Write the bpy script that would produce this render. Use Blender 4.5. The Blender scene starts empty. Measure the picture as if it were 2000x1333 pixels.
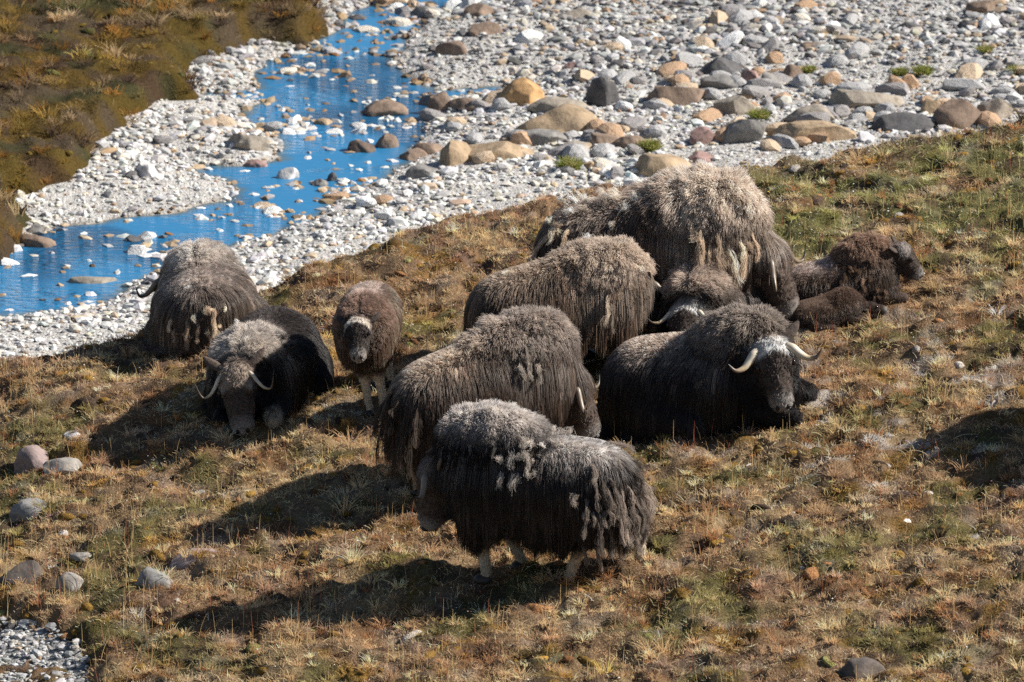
import bpy, bmesh, math
import numpy as np
from mathutils import Matrix, Vector

# ------------------------------------------------------------------ camera, world, sun, exposure
SC = bpy.context.scene
COL = SC.collection
R = math.radians
CAM_DIST, CAM_DIP, FPX = 60.0, R(17.0), 13800.0        # metres to the herd, view dip, focal length in photo pixels
CAM = np.array([0.0, -CAM_DIST * math.cos(CAM_DIP), CAM_DIST * math.sin(CAM_DIP)])
FWD = np.array([0.0, math.cos(CAM_DIP), -math.sin(CAM_DIP)])
UPV = np.array([0.0, math.sin(CAM_DIP), math.cos(CAM_DIP)])
cd = bpy.data.cameras.new('camera')
cam = bpy.data.objects.new('camera', cd)
COL.objects.link(cam)
cam.location = CAM
cam.rotation_euler = (math.pi / 2 - CAM_DIP, 0, 0)
cd.sensor_width = 36.0
cd.lens = 36.0 * FPX / 2000.0
cd.clip_start, cd.clip_end = 1.0, 2000.0
cd.dof.use_dof = True
cd.dof.focus_distance = 56.5
cd.dof.aperture_fstop = 3.8
SC.camera = cam

SUN_EL, SUN_AZ = R(38.0), R(3.0)                       # azimuth counted from +x (right) towards +y (away)
to_sun = Vector((math.cos(SUN_EL) * math.cos(SUN_AZ), math.cos(SUN_EL) * math.sin(SUN_AZ), math.sin(SUN_EL)))
world = bpy.data.worlds.new('World')
SC.world = world
world.use_nodes = True
wn = world.node_tree
bg = wn.nodes['Background']
sky = wn.nodes.new('ShaderNodeTexSky')
sky.sky_type = 'NISHITA'
sky.sun_disc = False
sky.sun_elevation = SUN_EL
sky.sun_rotation = math.pi / 2 - SUN_AZ
sky.air_density, sky.dust_density, sky.ozone_density = 1.0, 0.3, 2.0
wn.links.new(sky.outputs[0], bg.inputs[0])
bg.inputs[1].default_value = 0.052
sd = bpy.data.lights.new('sun', 'SUN')
sd.energy, sd.angle, sd.color = 5.0, R(0.53), (1.0, 0.95, 0.875)
sun = bpy.data.objects.new('sun', sd)
COL.objects.link(sun)
sun.rotation_euler = to_sun.to_track_quat('Z', 'Y').to_euler()
SC.view_settings.view_transform = 'Standard'
SC.view_settings.look = 'None'
SC.view_settings.exposure = 0.70
SC.view_settings.gamma = 1.0
SC.view_settings.use_curve_mapping = False
SC.cycles.max_bounces = 5
SC.cycles.diffuse_bounces = 3
SC.cycles.glossy_bounces = 2
SC.cycles.transmission_bounces = 2
SC.cycles.use_denoising = False
SC.cycles_curves.shape = 'RIBBONS'
SC.cycles_curves.subdivisions = 2

# ------------------------------------------------------------------ small maths
rng = np.random.default_rng(7)


def lin(*c):
    """sRGB 0-255 -> linear"""
    c = np.array(c, float) / 255.0
    return np.where(c <= 0.04045, c / 12.92, ((c + 0.055) / 1.055) ** 2.4)


def sst(a, b, x):
    t = np.clip((x - a) / (b - a), 0, 1)
    return t * t * (3 - 2 * t)


def _hash(ix, iy, seed):
    h = (ix * 374761393 + iy * 668265263 + seed * 974634777) & 0xFFFFFFFF
    h = ((h ^ (h >> 13)) * 1274126177) & 0xFFFFFFFF
    return h ^ (h >> 16)


def noise(x, y, seed=0):
    """gradient noise, about -0.7..0.7"""
    x = np.asarray(x, float); y = np.asarray(y, float)
    fx, fy = np.floor(x), np.floor(y)
    ix, iy = fx.astype(np.int64), fy.astype(np.int64)
    u, v = x - fx, y - fy
    su, sv = u * u * u * (u * (u * 6 - 15) + 10), v * v * v * (v * (v * 6 - 15) + 10)

    def g(i, j, a, b):
        t = _hash(i, j, seed) * (2 * math.pi / 4294967296.0)
        return np.cos(t) * a + np.sin(t) * b
    n00, n10 = g(ix, iy, u, v), g(ix + 1, iy, u - 1, v)
    n01, n11 = g(ix, iy + 1, u, v - 1), g(ix + 1, iy + 1, u - 1, v - 1)
    a = n00 + su * (n10 - n00)
    b = n01 + su * (n11 - n01)
    return a + sv * (b - a)


def fbm(x, y, seed=0, octv=4, gain=0.5):
    s, amp = 0.0, 1.0
    for o in range(octv):
        s = s + amp * noise(x * 2 ** o, y * 2 ** o, seed + o * 17)
        amp *= gain
    return s


def ray(px, py):
    d = FWD * FPX + np.array([1.0, 0, 0]) * (px - 1000.0) - UPV * (py - 666.5)
    return d / np.linalg.norm(d)


def on_plane(px, py, z):
    d = ray(px, py)
    return CAM + d * ((z - CAM[2]) / d[2])


def on_field(px, py, f):
    """first point where the view ray through a photo pixel meets the height field f(x, y)"""
    d = ray(px, py)
    lo, hi = 44.0, 90.0
    for _ in range(4):
        t = np.linspace(lo, hi, 61)
        P = CAM[None] + d[None] * t[:, None]
        below = P[:, 2] < np.asarray(f(P[:, 0], P[:, 1]))
        i = int(np.argmax(below)) if below.any() else 60
        lo, hi = t[max(i - 1, 0)], t[i]
    return CAM + d * hi


def poly_sd(x, y, poly):
    """signed distance to a closed polygon, negative inside"""
    x = np.asarray(x, float); y = np.asarray(y, float)
    best = np.full(x.shape, 1e9)
    inside = np.zeros(x.shape, bool)
    n = len(poly)
    for i in range(n):
        ax, ay = poly[i]; bx, by = poly[(i + 1) % n]
        ex, ey = bx - ax, by - ay
        wx, wy = x - ax, y - ay
        t = np.clip((wx * ex + wy * ey) / (ex * ex + ey * ey + 1e-12), 0, 1)
        best = np.minimum(best, np.hypot(wx - ex * t, wy - ey * t))
        c = (ay <= y) != (by <= y)
        xi = ax + (y - ay) / (ey if abs(ey) > 1e-12 else 1e-12) * ex
        inside ^= c & (x < xi)
    return np.where(inside, -best, best)


# ------------------------------------------------------------------ object helpers
def mesh_np(name, V, F, smooth=True, cols=None):
    me = bpy.data.meshes.new(name)
    V = np.ascontiguousarray(V, np.float32); F = np.ascontiguousarray(F, np.int32)
    k = F.shape[1]
    me.vertices.add(len(V)); me.vertices.foreach_set('co', V.ravel())
    me.loops.add(F.size); me.loops.foreach_set('vertex_index', F.ravel())
    me.polygons.add(len(F)); me.polygons.foreach_set('loop_start', np.arange(0, F.size, k, dtype=np.int32))
    me.update(calc_edges=True)
    me.polygons.foreach_set('use_smooth', np.full(len(F), smooth))
    if cols is not None:
        a = me.attributes.new('col', 'FLOAT_COLOR', 'POINT')
        c4 = np.ones((len(V), 4), np.float32); c4[:, :3] = cols
        a.data.foreach_set('color', c4.ravel())
    me.validate()
    return me


def link(name, data, mat=None, parent=None):
    o = bpy.data.objects.new(name, data)
    COL.objects.link(o)
    if mat is not None and data is not None and len(data.materials) == 0:
        data.materials.append(mat)
    if parent is not None:
        o.parent = parent
    return o


def tag(o, label=None, cat=None, group=None, kind=None):
    if label: o['label'] = label
    if cat: o['category'] = cat
    if group: o['group'] = group
    if kind: o['kind'] = kind
    return o


def curves_obj(name, pts, rad, cols, mat, parent=None):
    """pts S,K,3   rad S,K   cols S,K,3  -> one hair-curve object"""
    S, K, _ = pts.shape
    c = bpy.data.hair_curves.new(name)
    c.add_curves([K] * S)
    c.attributes['position'].data.foreach_set('vector', np.ascontiguousarray(pts, np.float32).ravel())
    r = c.attributes.new('radius', 'FLOAT', 'POINT')
    r.data.foreach_set('value', np.ascontiguousarray(rad, np.float32).ravel())
    a = c.attributes.new('col', 'FLOAT_COLOR', 'POINT')
    c4 = np.ones((S, K, 4), np.float32); c4[..., :3] = np.clip(cols, 0.003, 0.95)
    a.data.foreach_set('color', c4.ravel())
    c.materials.append(mat)
    return link(name, c, None, parent)


# ------------------------------------------------------------------ materials
def new_mat(name):
    m = bpy.data.materials.new(name)
    m.use_nodes = True
    nt = m.node_tree
    b = nt.nodes['Principled BSDF']
    return m, nt, b


def N_(nt, typ, **kw):
    n = nt.nodes.new(typ)
    for k, v in kw.items():
        setattr(n, k, v)
    return n


def attr_mat(name, rough=0.85, spec=0.25, nscale=60.0, namount=0.35, bump=0.0, bscale=120.0, bdist=0.01, sheen=0.0):
    """colour from the 'col' attribute, broken up by procedural noise"""
    m, nt, b = new_mat(name)
    at = N_(nt, 'ShaderNodeAttribute', attribute_name='col')
    tc = N_(nt, 'ShaderNodeTexCoord')
    nz = N_(nt, 'ShaderNodeTexNoise')
    nz.inputs['Scale'].default_value = nscale
    nz.inputs['Detail'].default_value = 4.0
    mr = N_(nt, 'ShaderNodeMapRange')
    mr.inputs[1].default_value, mr.inputs[2].default_value = 0.25, 0.75
    mr.inputs[3].default_value, mr.inputs[4].default_value = 1 - namount, 1 + namount
    mx = N_(nt, 'ShaderNodeVectorMath', operation='SCALE')
    nt.links.new(tc.outputs['Object'], nz.inputs['Vector'])
    nt.links.new(nz.outputs[0], mr.inputs[0])
    nt.links.new(at.outputs['Color'], mx.inputs[0])
    nt.links.new(mr.outputs[0], mx.inputs['Scale'])
    nt.links.new(mx.outputs[0], b.inputs['Base Color'])
    b.inputs['Roughness'].default_value = rough
    b.inputs['Specular IOR Level'].default_value = spec
    if bump:
        n2 = N_(nt, 'ShaderNodeTexNoise')
        n2.inputs['Scale'].default_value = bscale
        n2.inputs['Detail'].default_value = 5.0
        bp = N_(nt, 'ShaderNodeBump')
        bp.inputs['Strength'].default_value = bump
        bp.inputs['Distance'].default_value = bdist
        nt.links.new(tc.outputs['Object'], n2.inputs['Vector'])
        nt.links.new(n2.outputs[0], bp.inputs['Height'])
        nt.links.new(bp.outputs[0], b.inputs['Normal'])
    return m


def strand_mat(name, rough=0.55, spec=0.3, transl=0.0, gain=1.0):
    m, nt, b = new_mat(name)
    at = N_(nt, 'ShaderNodeAttribute', attribute_name='col')
    hi = N_(nt, 'ShaderNodeHairInfo')
    mr = N_(nt, 'ShaderNodeMapRange')
    mr.inputs[3].default_value, mr.inputs[4].default_value = 0.85 * gain, 1.15 * gain
    mx = N_(nt, 'ShaderNodeVectorMath', operation='SCALE')
    nt.links.new(hi.outputs['Random'], mr.inputs[0])
    nt.links.new(at.outputs['Color'], mx.inputs[0])
    nt.links.new(mr.outputs[0], mx.inputs['Scale'])
    mn = N_(nt, 'ShaderNodeVectorMath', operation='MINIMUM')
    mn.inputs[1].default_value = (0.92, 0.90, 0.87)
    nt.links.new(mx.outputs[0], mn.inputs[0])
    mx = mn
    nt.links.new(mx.outputs[0], b.inputs['Base Color'])
    b.inputs['Roughness'].default_value = rough
    b.inputs['Specular IOR Level'].default_value = spec
    if transl:
        tr = N_(nt, 'ShaderNodeBsdfTranslucent')
        ms = N_(nt, 'ShaderNodeMixShader')
        ms.inputs[0].default_value = transl
        nt.links.new(mx.outputs[0], tr.inputs['Color'])
        nt.links.new(b.outputs[0], ms.inputs[1])
        nt.links.new(tr.outputs[0], ms.inputs[2])
        nt.links.new(ms.outputs[0], nt.nodes['Material Output'].inputs['Surface'])
    return m


M_GROUND = attr_mat('tundra_soil', 0.95, 0.1, 45.0, 0.45, 0.9, 70.0, 0.02)
M_GRASS = strand_mat('dry_grass', 0.7, 0.15, 0.45, 1.45)
M_BED = attr_mat('fine_gravel', 0.9, 0.2, 30.0, 0.5, 1.0, 45.0, 0.03)
M_PEBBLE = attr_mat('river_pebbles', 0.8, 0.25, 25.0, 0.18, 0.3, 60.0, 0.01)
M_FUR = strand_mat('musk_ox_hair', 0.42, 0.4, 0.4, 1.45)
M_WOOL = strand_mat('musk_ox_wool', 0.8, 0.1, 0.4, 1.8)
M_SKIN = attr_mat('musk_ox_hide', 0.9, 0.1, 30.0, 0.3, 0.6, 60.0, 0.01)
M_HORN = attr_mat('horn', 0.38, 0.45, 18.0, 0.15, 0.25, 40.0, 0.004)


def flat_mat(name, col, rough, spec=0.5):
    m, nt, b = new_mat(name)
    tc = N_(nt, 'ShaderNodeTexCoord')
    nz = N_(nt, 'ShaderNodeTexNoise')
    nz.inputs['Scale'].default_value = 35.0
    cr = N_(nt, 'ShaderNodeValToRGB')
    cr.color_ramp.elements[0].color = (*[c * 0.7 for c in col], 1)
    cr.color_ramp.elements[1].color = (*[c * 1.3 for c in col], 1)
    nt.links.new(tc.outputs['Object'], nz.inputs['Vector'])
    nt.links.new(nz.outputs[0], cr.inputs[0])
    nt.links.new(cr.outputs[0], b.inputs['Base Color'])
    b.inputs['Roughness'].default_value = rough
    b.inputs['Specular IOR Level'].default_value = spec
    return m


M_EYE = flat_mat('dark_eye', (0.012, 0.008, 0.006), 0.08, 0.6)
M_NOSTRIL = flat_mat('nostril_skin', (0.012, 0.010, 0.010), 0.4, 0.4)
M_HOOF = flat_mat('hoof_horn', (0.035, 0.028, 0.022), 0.5, 0.4)
# ------------------------------------------------------------------ the lie of the land (height fields)
ZW = -1.15                                              # water level


def hill_base(x, y):
    x = np.asarray(x, float); y = np.asarray(y, float)
    xc = np.clip(x, -8, 8); yc = np.clip(y, -14, 8)
    z = 0.13 * xc + 0.04 * yc - 0.016 * np.minimum(xc + 1.0, 0) ** 2
    return z


# edge between the grassy hillside and the gravel: photo pixels -> plan
EDGE_PX = [(-700, 800), (-300, 745), (0, 700), (130, 682), (260, 650), (400, 610), (520, 565), (650, 503), (800, 455), (1000, 402), (1130, 372),
           (1280, 352), (1420, 336), (1600, 306), (1750, 277), (1860, 253), (2000, 232), (2300, 190)]
_ed = np.array([on_field(px, py, hill_base)[:2] for px, py in EDGE_PX])
_ed = np.vstack([[-60, _ed[0, 1] - 6], _ed, [60, _ed[-1, 1] + 18]])


def edge_y(x):
    return np.interp(x, _ed[:, 0], _ed[:, 1])


# the shallow gully at the lower left
GUL = [on_field(px, py, hill_base)[:2] for px, py in [(-500, 1180), (-60, 1195), (40, 1200), (100, 1215), (140, 1250), (168, 1290), (176, 1330), (190, 1480), (100, 1700), (-600, 1700)]]


def gully_d(x, y):
    return poly_sd(x, y, GUL) + 0.10 * noise(np.asarray(x) * 2.2, np.asarray(y) * 2.2, 91)


def hill_smooth(x, y):
    x = np.asarray(x, float); y = np.asarray(y, float)
    d = y - edge_y(x) + 0.22 * fbm(x * 1.3, y * 1.3, 5, 3)
    z = hill_base(x, y)
    t = np.clip(d + 0.45, 0, None)
    drop = np.where(t < 0.9, 0.36 * t * t, 0.2916 + 0.65 * (t - 0.9))
    z = z - np.minimum(drop, 4.5)
    z = z - 0.13 * (1 - sst(-0.10, 0.22, gully_d(x, y)))
    return z


def hill_bumps(x, y):
    b = 0.08 * fbm(x * 0.9, y * 0.9, 11, 2)
    h = fbm(x * 2.6, y * 2.6, 23, 3)
    b = b + 0.085 * (np.abs(h) ** 0.8 * np.sign(h))
    h2 = 1 - np.abs(noise(x * 6.5, y * 6.5, 37)) * 2.2
    b = b + 0.028 * h2
    b = b + 0.016 * noise(x * 14, y * 14, 41) + 0.010 * noise(x * 28, y * 28, 43)
    return b


def hill(x, y):
    return hill_smooth(x, y) + hill_bumps(x, y)


# stream outline on the water level
RIV_PX_L = [(-900, 560), (-300, 520), (0, 487), (70, 462), (120, 442), (240, 426), (350, 412), (440, 392), (470, 372), (420, 352), (375, 338), (385, 322),
            (470, 322), (545, 308), (560, 290), (520, 262), (465, 235), (480, 215), (505, 200), (400, 190), (392, 182), (500, 172), (490, 140), (520, 118),
            (590, 100), (600, 82), (650, 60), (665, 34), (720, 10), (790, -40)]
RIV_PX_R = [(1020, -40), (975, 4), (900, 22), (840, 42), (810, 68), (785, 95), (770, 122), (790, 140), (830, 160), (850, 178), (985, 168), (978, 184),
            (905, 192), (830, 210), (838, 240), (820, 272), (800, 318), (770, 345), (740, 372), (680, 392), (610, 432), (560, 450), (500, 470), (430, 497),
            (330, 530), (250, 560), (205, 600), (110, 612), (0, 622), (-300, 650), (-900, 680)]
RIV = [on_plane(px, py, ZW)[:2] for px, py in RIV_PX_L + RIV_PX_R]


def riv_d(x, y):
    return poly_sd(x, y, RIV) + 0.10 * fbm(np.asarray(x) * 2.0, np.asarray(y) * 2.0, 61, 3)


def bed(x, y):
    x = np.asarray(x, float); y = np.asarray(y, float)
    d = riv_d(x, y)
    z = ZW + np.where(d > 0, np.minimum(d * 0.16, 0.13) + 0.02, np.maximum(d * 0.22, -0.16)) 
    z = z + np.clip(x - 0.2, 0, 9) * 0.055 * sst(0.0, 1.6, d)
    z = z + 0.030 * fbm(x * 1.6, y * 1.6, 71, 3)
    dd = y - edge_y(x)
    return np.where(dd < -0.15, np.minimum(z, hill_base(x, y) - 0.5), z)


# far tundra bank at the upper left
BANK_PX = [(-900, 560), (-200, 520), (0, 492), (38, 455), (52, 420), (20, 400), (60, 384), (150, 362), (172, 335), (185, 300), (255, 250), (262, 236), (325, 205), (388, 188),
           (372, 160), (352, 148), (378, 130), (470, 88), (500, 76), (590, 70), (640, 48), (632, 22), (590, 2), (520, -30)]
BANK = [on_plane(px, py, ZW + 0.12)[:2] for px, py in BANK_PX] + [np.array([-10, 60.0]), np.array([-80, 60.0]), np.array([-80, 5.0])]


def bank_d(x, y):
    return poly_sd(x, y, BANK) + 0.10 * noise(np.asarray(x) * 3.0, np.asarray(y) * 3.0, 83)


def bank(x, y):
    x = np.asarray(x, float); y = np.asarray(y, float)
    t = np.clip(-bank_d(x, y), -0.3, None)
    z = ZW + 0.05 + 0.30 * sst(-0.05, 0.25, t) + np.clip(t, 0, 6) * 0.09 - np.where(t < -0.02, 0.5, 0)
    h = fbm(x * 2.2, y * 2.2, 29, 3)
    z = z + 0.075 * h + 0.05 * np.clip(noise(x * 4.5, y * 4.5, 31), -0.2, 1) + 0.014 * noise(x * 14, y * 14, 33)
    return z


def axis(lo, hi, step, far):
    core = np.arange(lo, hi + 1e-6, step)
    ext, s, v = [], step * 2, hi
    while v < far:
        v += s; s *= 1.6; ext.append(v)
    ext2, s, v = [], step * 2, lo
    while v > -far:
        v -= s; s *= 1.6; ext2.append(v)
    return np.concatenate([np.array(ext2[::-1]), core, np.array(ext)])


def grid_faces(nx, ny, keep=None):
    i, j = np.meshgrid(np.arange(nx - 1), np.arange(ny - 1), indexing='ij')
    a = i * ny + j
    F = np.stack([a, a + ny, a + ny + 1, a + 1], -1).reshape(-1, 4)
    if keep is not None:
        F = F[keep.ravel()[F].any(1)]
    return F


def sheet(name, xs, ys, f, colf, mat, keepf=None):
    X, Y = np.meshgrid(xs, ys, indexing='ij')
    x, y = X.ravel(), Y.ravel()
    z = f(x, y)
    keep = keepf(x, y) if keepf else None
    F = grid_faces(len(xs), len(ys), keep)
    V = np.stack([x, y, z], -1)
    if keep is not None:
        used = np.zeros(len(V), bool); used[F.ravel()] = True
        idx = np.cumsum(used) - 1
        V, F = V[used], idx[F]
    me = mesh_np(name, V, F, True, colf(V[:, 0], V[:, 1], V[:, 2]))
    return link(name, me, mat)


# ------------------------------------------------------------------ tundra colouring (what grows where)
C_STRAW = np.array([0.54, 0.385, 0.215])
C_TAN = np.array([0.40, 0.255, 0.145])
C_RUST = np.array([0.25, 0.125, 0.055])
C_OCHRE = np.array([0.33, 0.19, 0.045])
C_OLIVE = np.array([0.17, 0.155, 0.055])
C_GREEN = np.array([0.20, 0.215, 0.080])
C_SOIL = np.array([0.060, 0.040, 0.028])
C_PALE = np.array([0.70, 0.63, 0.56])
C_HEATH = np.array([0.31, 0.19, 0.145])


def mix(a, b, t):
    return a + (b - a) * np.asarray(t)[..., None]


def tundra(x, y, jit=None):
    """plant-cover colour at plan points"""
    x = np.asarray(x, float); y = np.asarray(y, float)
    c = np.broadcast_to(C_TAN, x.shape + (3,)).copy()
    c = mix(c, C_STRAW, sst(-0.25, 0.35, fbm(x * 0.8, y * 0.8, 101, 3)) * 0.8)
    c = mix(c, C_RUST, sst(0.10, 0.42, fbm(x * 1.7, y * 1.7, 103, 3)) * 0.75)
    c = mix(c, C_OCHRE, sst(0.20, 0.42, fbm(x * 2.1 + 5, y * 2.1, 107, 2)) * 0.8)
    left = sst(-1.0, -4.2, x) * sst(1.0, -3.0, y)
    top = sst(-1.5, 1.6, y - 0.25 * x) * sst(0.6, 3.2, x)           # greener near the crest at the right
    g = sst(0.05, 0.38, fbm(x * 1.1 - 3, y * 1.1, 109, 3) + 0.45 * top + 0.12 * left + 0.10 * sst(-4.0, -7.5, y))
    c = mix(c, mix(np.broadcast_to(C_OLIVE, c.shape), C_GREEN, np.clip(top + 0.2, 0, 1)), g * 0.80)
    pale = sst(0.15, 0.42, fbm(x * 1.9, y * 2.6, 113, 3)) * (0.20 + 0.75 * np.exp(-((x - 2.9) / 1.3) ** 2 - ((y + 2.9) / 1.7) ** 2))
    c = mix(c, C_PALE, pale)
    lum = c.mean(-1, keepdims=True)
    c = lum + (c - lum) * 1.02
    c = mix(c, C_HEATH, sst(0.25, 0.5, fbm(x * 2.4 + 9, y * 2.4, 127, 2)) * 0.5)
    edge = sst(-0.55, 0.1, y - edge_y(x))
    c = mix(c, C_HEATH * 1.2, edge * 0.45)
    return c


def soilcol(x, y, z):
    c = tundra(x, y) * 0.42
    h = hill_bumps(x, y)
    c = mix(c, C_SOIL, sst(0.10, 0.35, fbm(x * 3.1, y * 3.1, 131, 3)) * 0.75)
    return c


def bankcover(x, y):
    c = np.broadcast_to(np.array([0.16, 0.115, 0.07]), x.shape + (3,)).copy()
    c = mix(c, np.array([0.13, 0.075, 0.040]), sst(-0.1, 0.4, fbm(x * 0.9, y * 0.9, 141, 3)) * 0.8)
    c = mix(c, np.array([0.095, 0.092, 0.035]), sst(-0.05, 0.3, fbm(x * 1.1 + 4, y * 1.1, 143, 3)) * 0.85)
    t = -bank_d(x, y)
    moss = sst(0.05, 0.35, fbm(x * 1.8, y * 1.8, 149, 2) + 0.28 * sst(2.0, 0.2, t))
    c = mix(c, np.array([0.20, 0.125, 0.022]), moss * 0.75)
    return c * 0.78


def bedcol(x, y, z):
    c = np.broadcast_to(np.array([0.46, 0.44, 0.41]), x.shape + (3,)).copy()
    c = c * (1 + 0.5 * noise(x * 9, y * 9, 151))[..., None]
    wet = sst(0.03, -0.02, z - ZW)
    return mix(c, np.array([0.16, 0.11, 0.06]), wet * 0.8)


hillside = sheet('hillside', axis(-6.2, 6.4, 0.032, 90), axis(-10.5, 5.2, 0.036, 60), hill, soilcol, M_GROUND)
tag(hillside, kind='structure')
riverbed = sheet('riverbed', axis(-8.5, 8.5, 0.06, 120), axis(0.5, 24.0, 0.06, 150), bed, bedcol, M_BED,
                 lambda x, y: y > edge_y(np.clip(x, -30, 30)) - 0.8)
tag(riverbed, kind='structure')
far_bank = sheet('far_bank', axis(-9.5, -1.0, 0.04, 70), axis(4.0, 24.0, 0.045, 50), bank, lambda x, y, z: bankcover(x, y) * 0.5, M_GROUND,
                 lambda x, y: bank_d(x, y) < 0.12)
tag(far_bank, kind='structure')
gul_z = lambda x, y: hill_smooth(x, y) + 0.035 * fbm(x * 2, y * 2, 77, 2) + 0.055 - 0.5 * sst(0.0, 0.12, gully_d(x, y))
gully = sheet('gully_gravel_bed', axis(-6.0, -2.6, 0.05, 6.2), axis(-10.5, -5.0, 0.05, 11), gul_z,
              lambda x, y, z: bedcol(x, y, z + 9) * 0.6, M_BED, lambda x, y: gully_d(x, y) < 0.1)
tag(gully, kind='structure')


# ------------------------------------------------------------------ water
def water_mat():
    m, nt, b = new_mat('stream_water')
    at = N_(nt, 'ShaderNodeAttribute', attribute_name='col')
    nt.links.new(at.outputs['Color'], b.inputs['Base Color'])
    b.inputs['Roughness'].default_value = 0.06
    b.inputs['IOR'].default_value = 1.33
    b.inputs['Specular Tint'].default_value = (0.55, 0.8, 1.0, 1)
    tc = N_(nt, 'ShaderNodeTexCoord')
    mp = N_(nt, 'ShaderNodeMapping')
    mp.inputs['Scale'].default_value = (1.0, 2.2, 1.0)
    mp.inputs['Rotation'].default_value = (0, 0, R(-25))
    n1 = N_(nt, 'ShaderNodeTexNoise'); n1.inputs['Scale'].default_value = 7.0; n1.inputs['Detail'].default_value = 5.0
    n2 = N_(nt, 'ShaderNodeTexNoise'); n2.inputs['Scale'].default_value = 0.55; n2.inputs['Detail'].default_value = 2.0
    mr = N_(nt, 'ShaderNodeMapRange'); mr.inputs[1].default_value, mr.inputs[2].default_value = 0.42, 0.62
    mr.inputs[3].default_value, mr.inputs[4].default_value = 0.12, 1.6
    bp = N_(nt, 'ShaderNodeBump'); bp.inputs['Distance'].default_value = 0.05
    nt.links.new(tc.outputs['Object'], mp.inputs[0])
    nt.links.new(mp.outputs[0], n1.inputs['Vector']); nt.links.new(mp.outputs[0], n2.inputs['Vector'])
    nt.links.new(n2.outputs[0], mr.inputs[0]); nt.links.new(mr.outputs[0], bp.inputs['Strength'])
    nt.links.new(n1.outputs[0], bp.inputs['Height']); nt.links.new(bp.outputs[0], b.inputs['Normal'])
    return m


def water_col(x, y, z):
    """shallow margins show the stony bed, blue sky reflection painted in where deeper"""
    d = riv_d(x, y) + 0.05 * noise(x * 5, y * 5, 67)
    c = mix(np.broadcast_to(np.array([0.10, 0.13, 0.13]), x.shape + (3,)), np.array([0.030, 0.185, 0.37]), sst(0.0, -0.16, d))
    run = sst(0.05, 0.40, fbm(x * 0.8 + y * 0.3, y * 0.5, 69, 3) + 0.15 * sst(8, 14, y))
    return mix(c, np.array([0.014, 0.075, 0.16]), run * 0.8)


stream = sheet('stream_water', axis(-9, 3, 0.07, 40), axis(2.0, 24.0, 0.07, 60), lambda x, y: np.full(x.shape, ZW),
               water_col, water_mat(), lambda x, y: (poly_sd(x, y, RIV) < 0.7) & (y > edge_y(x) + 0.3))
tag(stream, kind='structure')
# ------------------------------------------------------------------ stones
def ico(sub):
    bm = bmesh.new()
    bmesh.ops.create_icosphere(bm, subdivisions=sub, radius=1.0)
    V = np.array([v.co[:] for v in bm.verts]); F = np.array([[v.index for v in f.verts] for f in bm.faces])
    bm.free()
    return V, F


def rock_verts(V, seed, cuts=9, rough=0.10, soft=0.80):
    """sphere -> angular stone: chopped by random planes, then roughened"""
    g = np.random.default_rng(seed)
    P = V.copy()
    for _ in range(cuts):
        n = g.normal(size=3); n /= np.linalg.norm(n)
        d = g.uniform(soft - 0.22, soft + 0.10)
        h = P @ n - d
        P = P - np.outer(np.clip(h, 0, None) * 0.97, n)
    f = 1 + rough * noise(P[:, 0] * 1.7 + P[:, 2] * 1.3 + seed, P[:, 1] * 1.7 - P[:, 2] * 1.1, seed) + 0.5 * rough * noise(P[:, 0] * 4 + P[:, 2] * 3, P[:, 1] * 4 - P[:, 2] * 3, seed + 3)
    return P * f[:, None]


IV1, IF1 = ico(1)
IV2, IF2 = ico(2)
IV4, IF4 = ico(4)

STONE_COLS = np.array([[0.72, 0.70, 0.66], [0.60, 0.59, 0.57], [0.50, 0.49, 0.48], [0.66, 0.60, 0.50], [0.40, 0.39, 0.38],
                       [0.52, 0.40, 0.28], [0.30, 0.28, 0.27], [0.17, 0.155, 0.15], [0.45, 0.30, 0.19], [0.78, 0.77, 0.74]])
P_NEAR = np.array([.26, .18, .12, .12, .07, .05, .03, .02, .02, .13]); P_NEAR /= P_NEAR.sum()
P_FAR = np.array([.12, .16, .17, .13, .14, .07, .10, .06, .04, .05]); P_FAR /= P_FAR.sum()


def rot_mats(n, g, tilt=0.5):
    """random yaw, modest tilt"""
    a = g.uniform(0, 2 * np.pi, n); t = g.normal(0, tilt, n); b = g.uniform(0, 2 * np.pi, n)
    ca, sa, ct, st, cb, sb = np.cos(a), np.sin(a), np.cos(t), np.sin(t), np.cos(b), np.sin(b)
    z0 = np.zeros(n); o1 = np.ones(n)
    Rz = np.stack([ca, -sa, z0, sa, ca, z0, z0, z0, o1], -1).reshape(n, 3, 3)
    Rx = np.stack([o1, z0, z0, z0, ct, -st, z0, st, ct], -1).reshape(n, 3, 3)
    Rb = np.stack([cb, -sb, z0, sb, cb, z0, z0, z0, o1], -1).reshape(n, 3, 3)
    return Rz @ Rx @ Rb


def pebble_field(x, y, z, size, col, g, base, F, nvar=14):
    """many stones as one array of vertices"""
    n = len(x)
    var = np.stack([rock_verts(base, 500 + k, 7, 0.06, 0.78) for k in range(nvar)])
    pick = g.integers(0, nvar, n)
    S = np.stack([size * g.uniform(0.85, 1.5, n), size * g.uniform(0.7, 1.05, n), size * g.uniform(0.32, 0.72, n)], -1) * 0.5
    P = var[pick] * S[:, None, :]
    P = np.einsum('nij,nkj->nki', rot_mats(n, g, 0.32), P)
    P = P + np.stack([x, y, z], -1)[:, None, :]
    nv = len(base)
    FF = (F[None] + (np.arange(n) * nv)[:, None, None]).reshape(-1, F.shape[1])
    C = np.repeat(col[:, None, :], nv, 1).reshape(-1, 3)
    return P.reshape(-1, 3), FF, C


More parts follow.
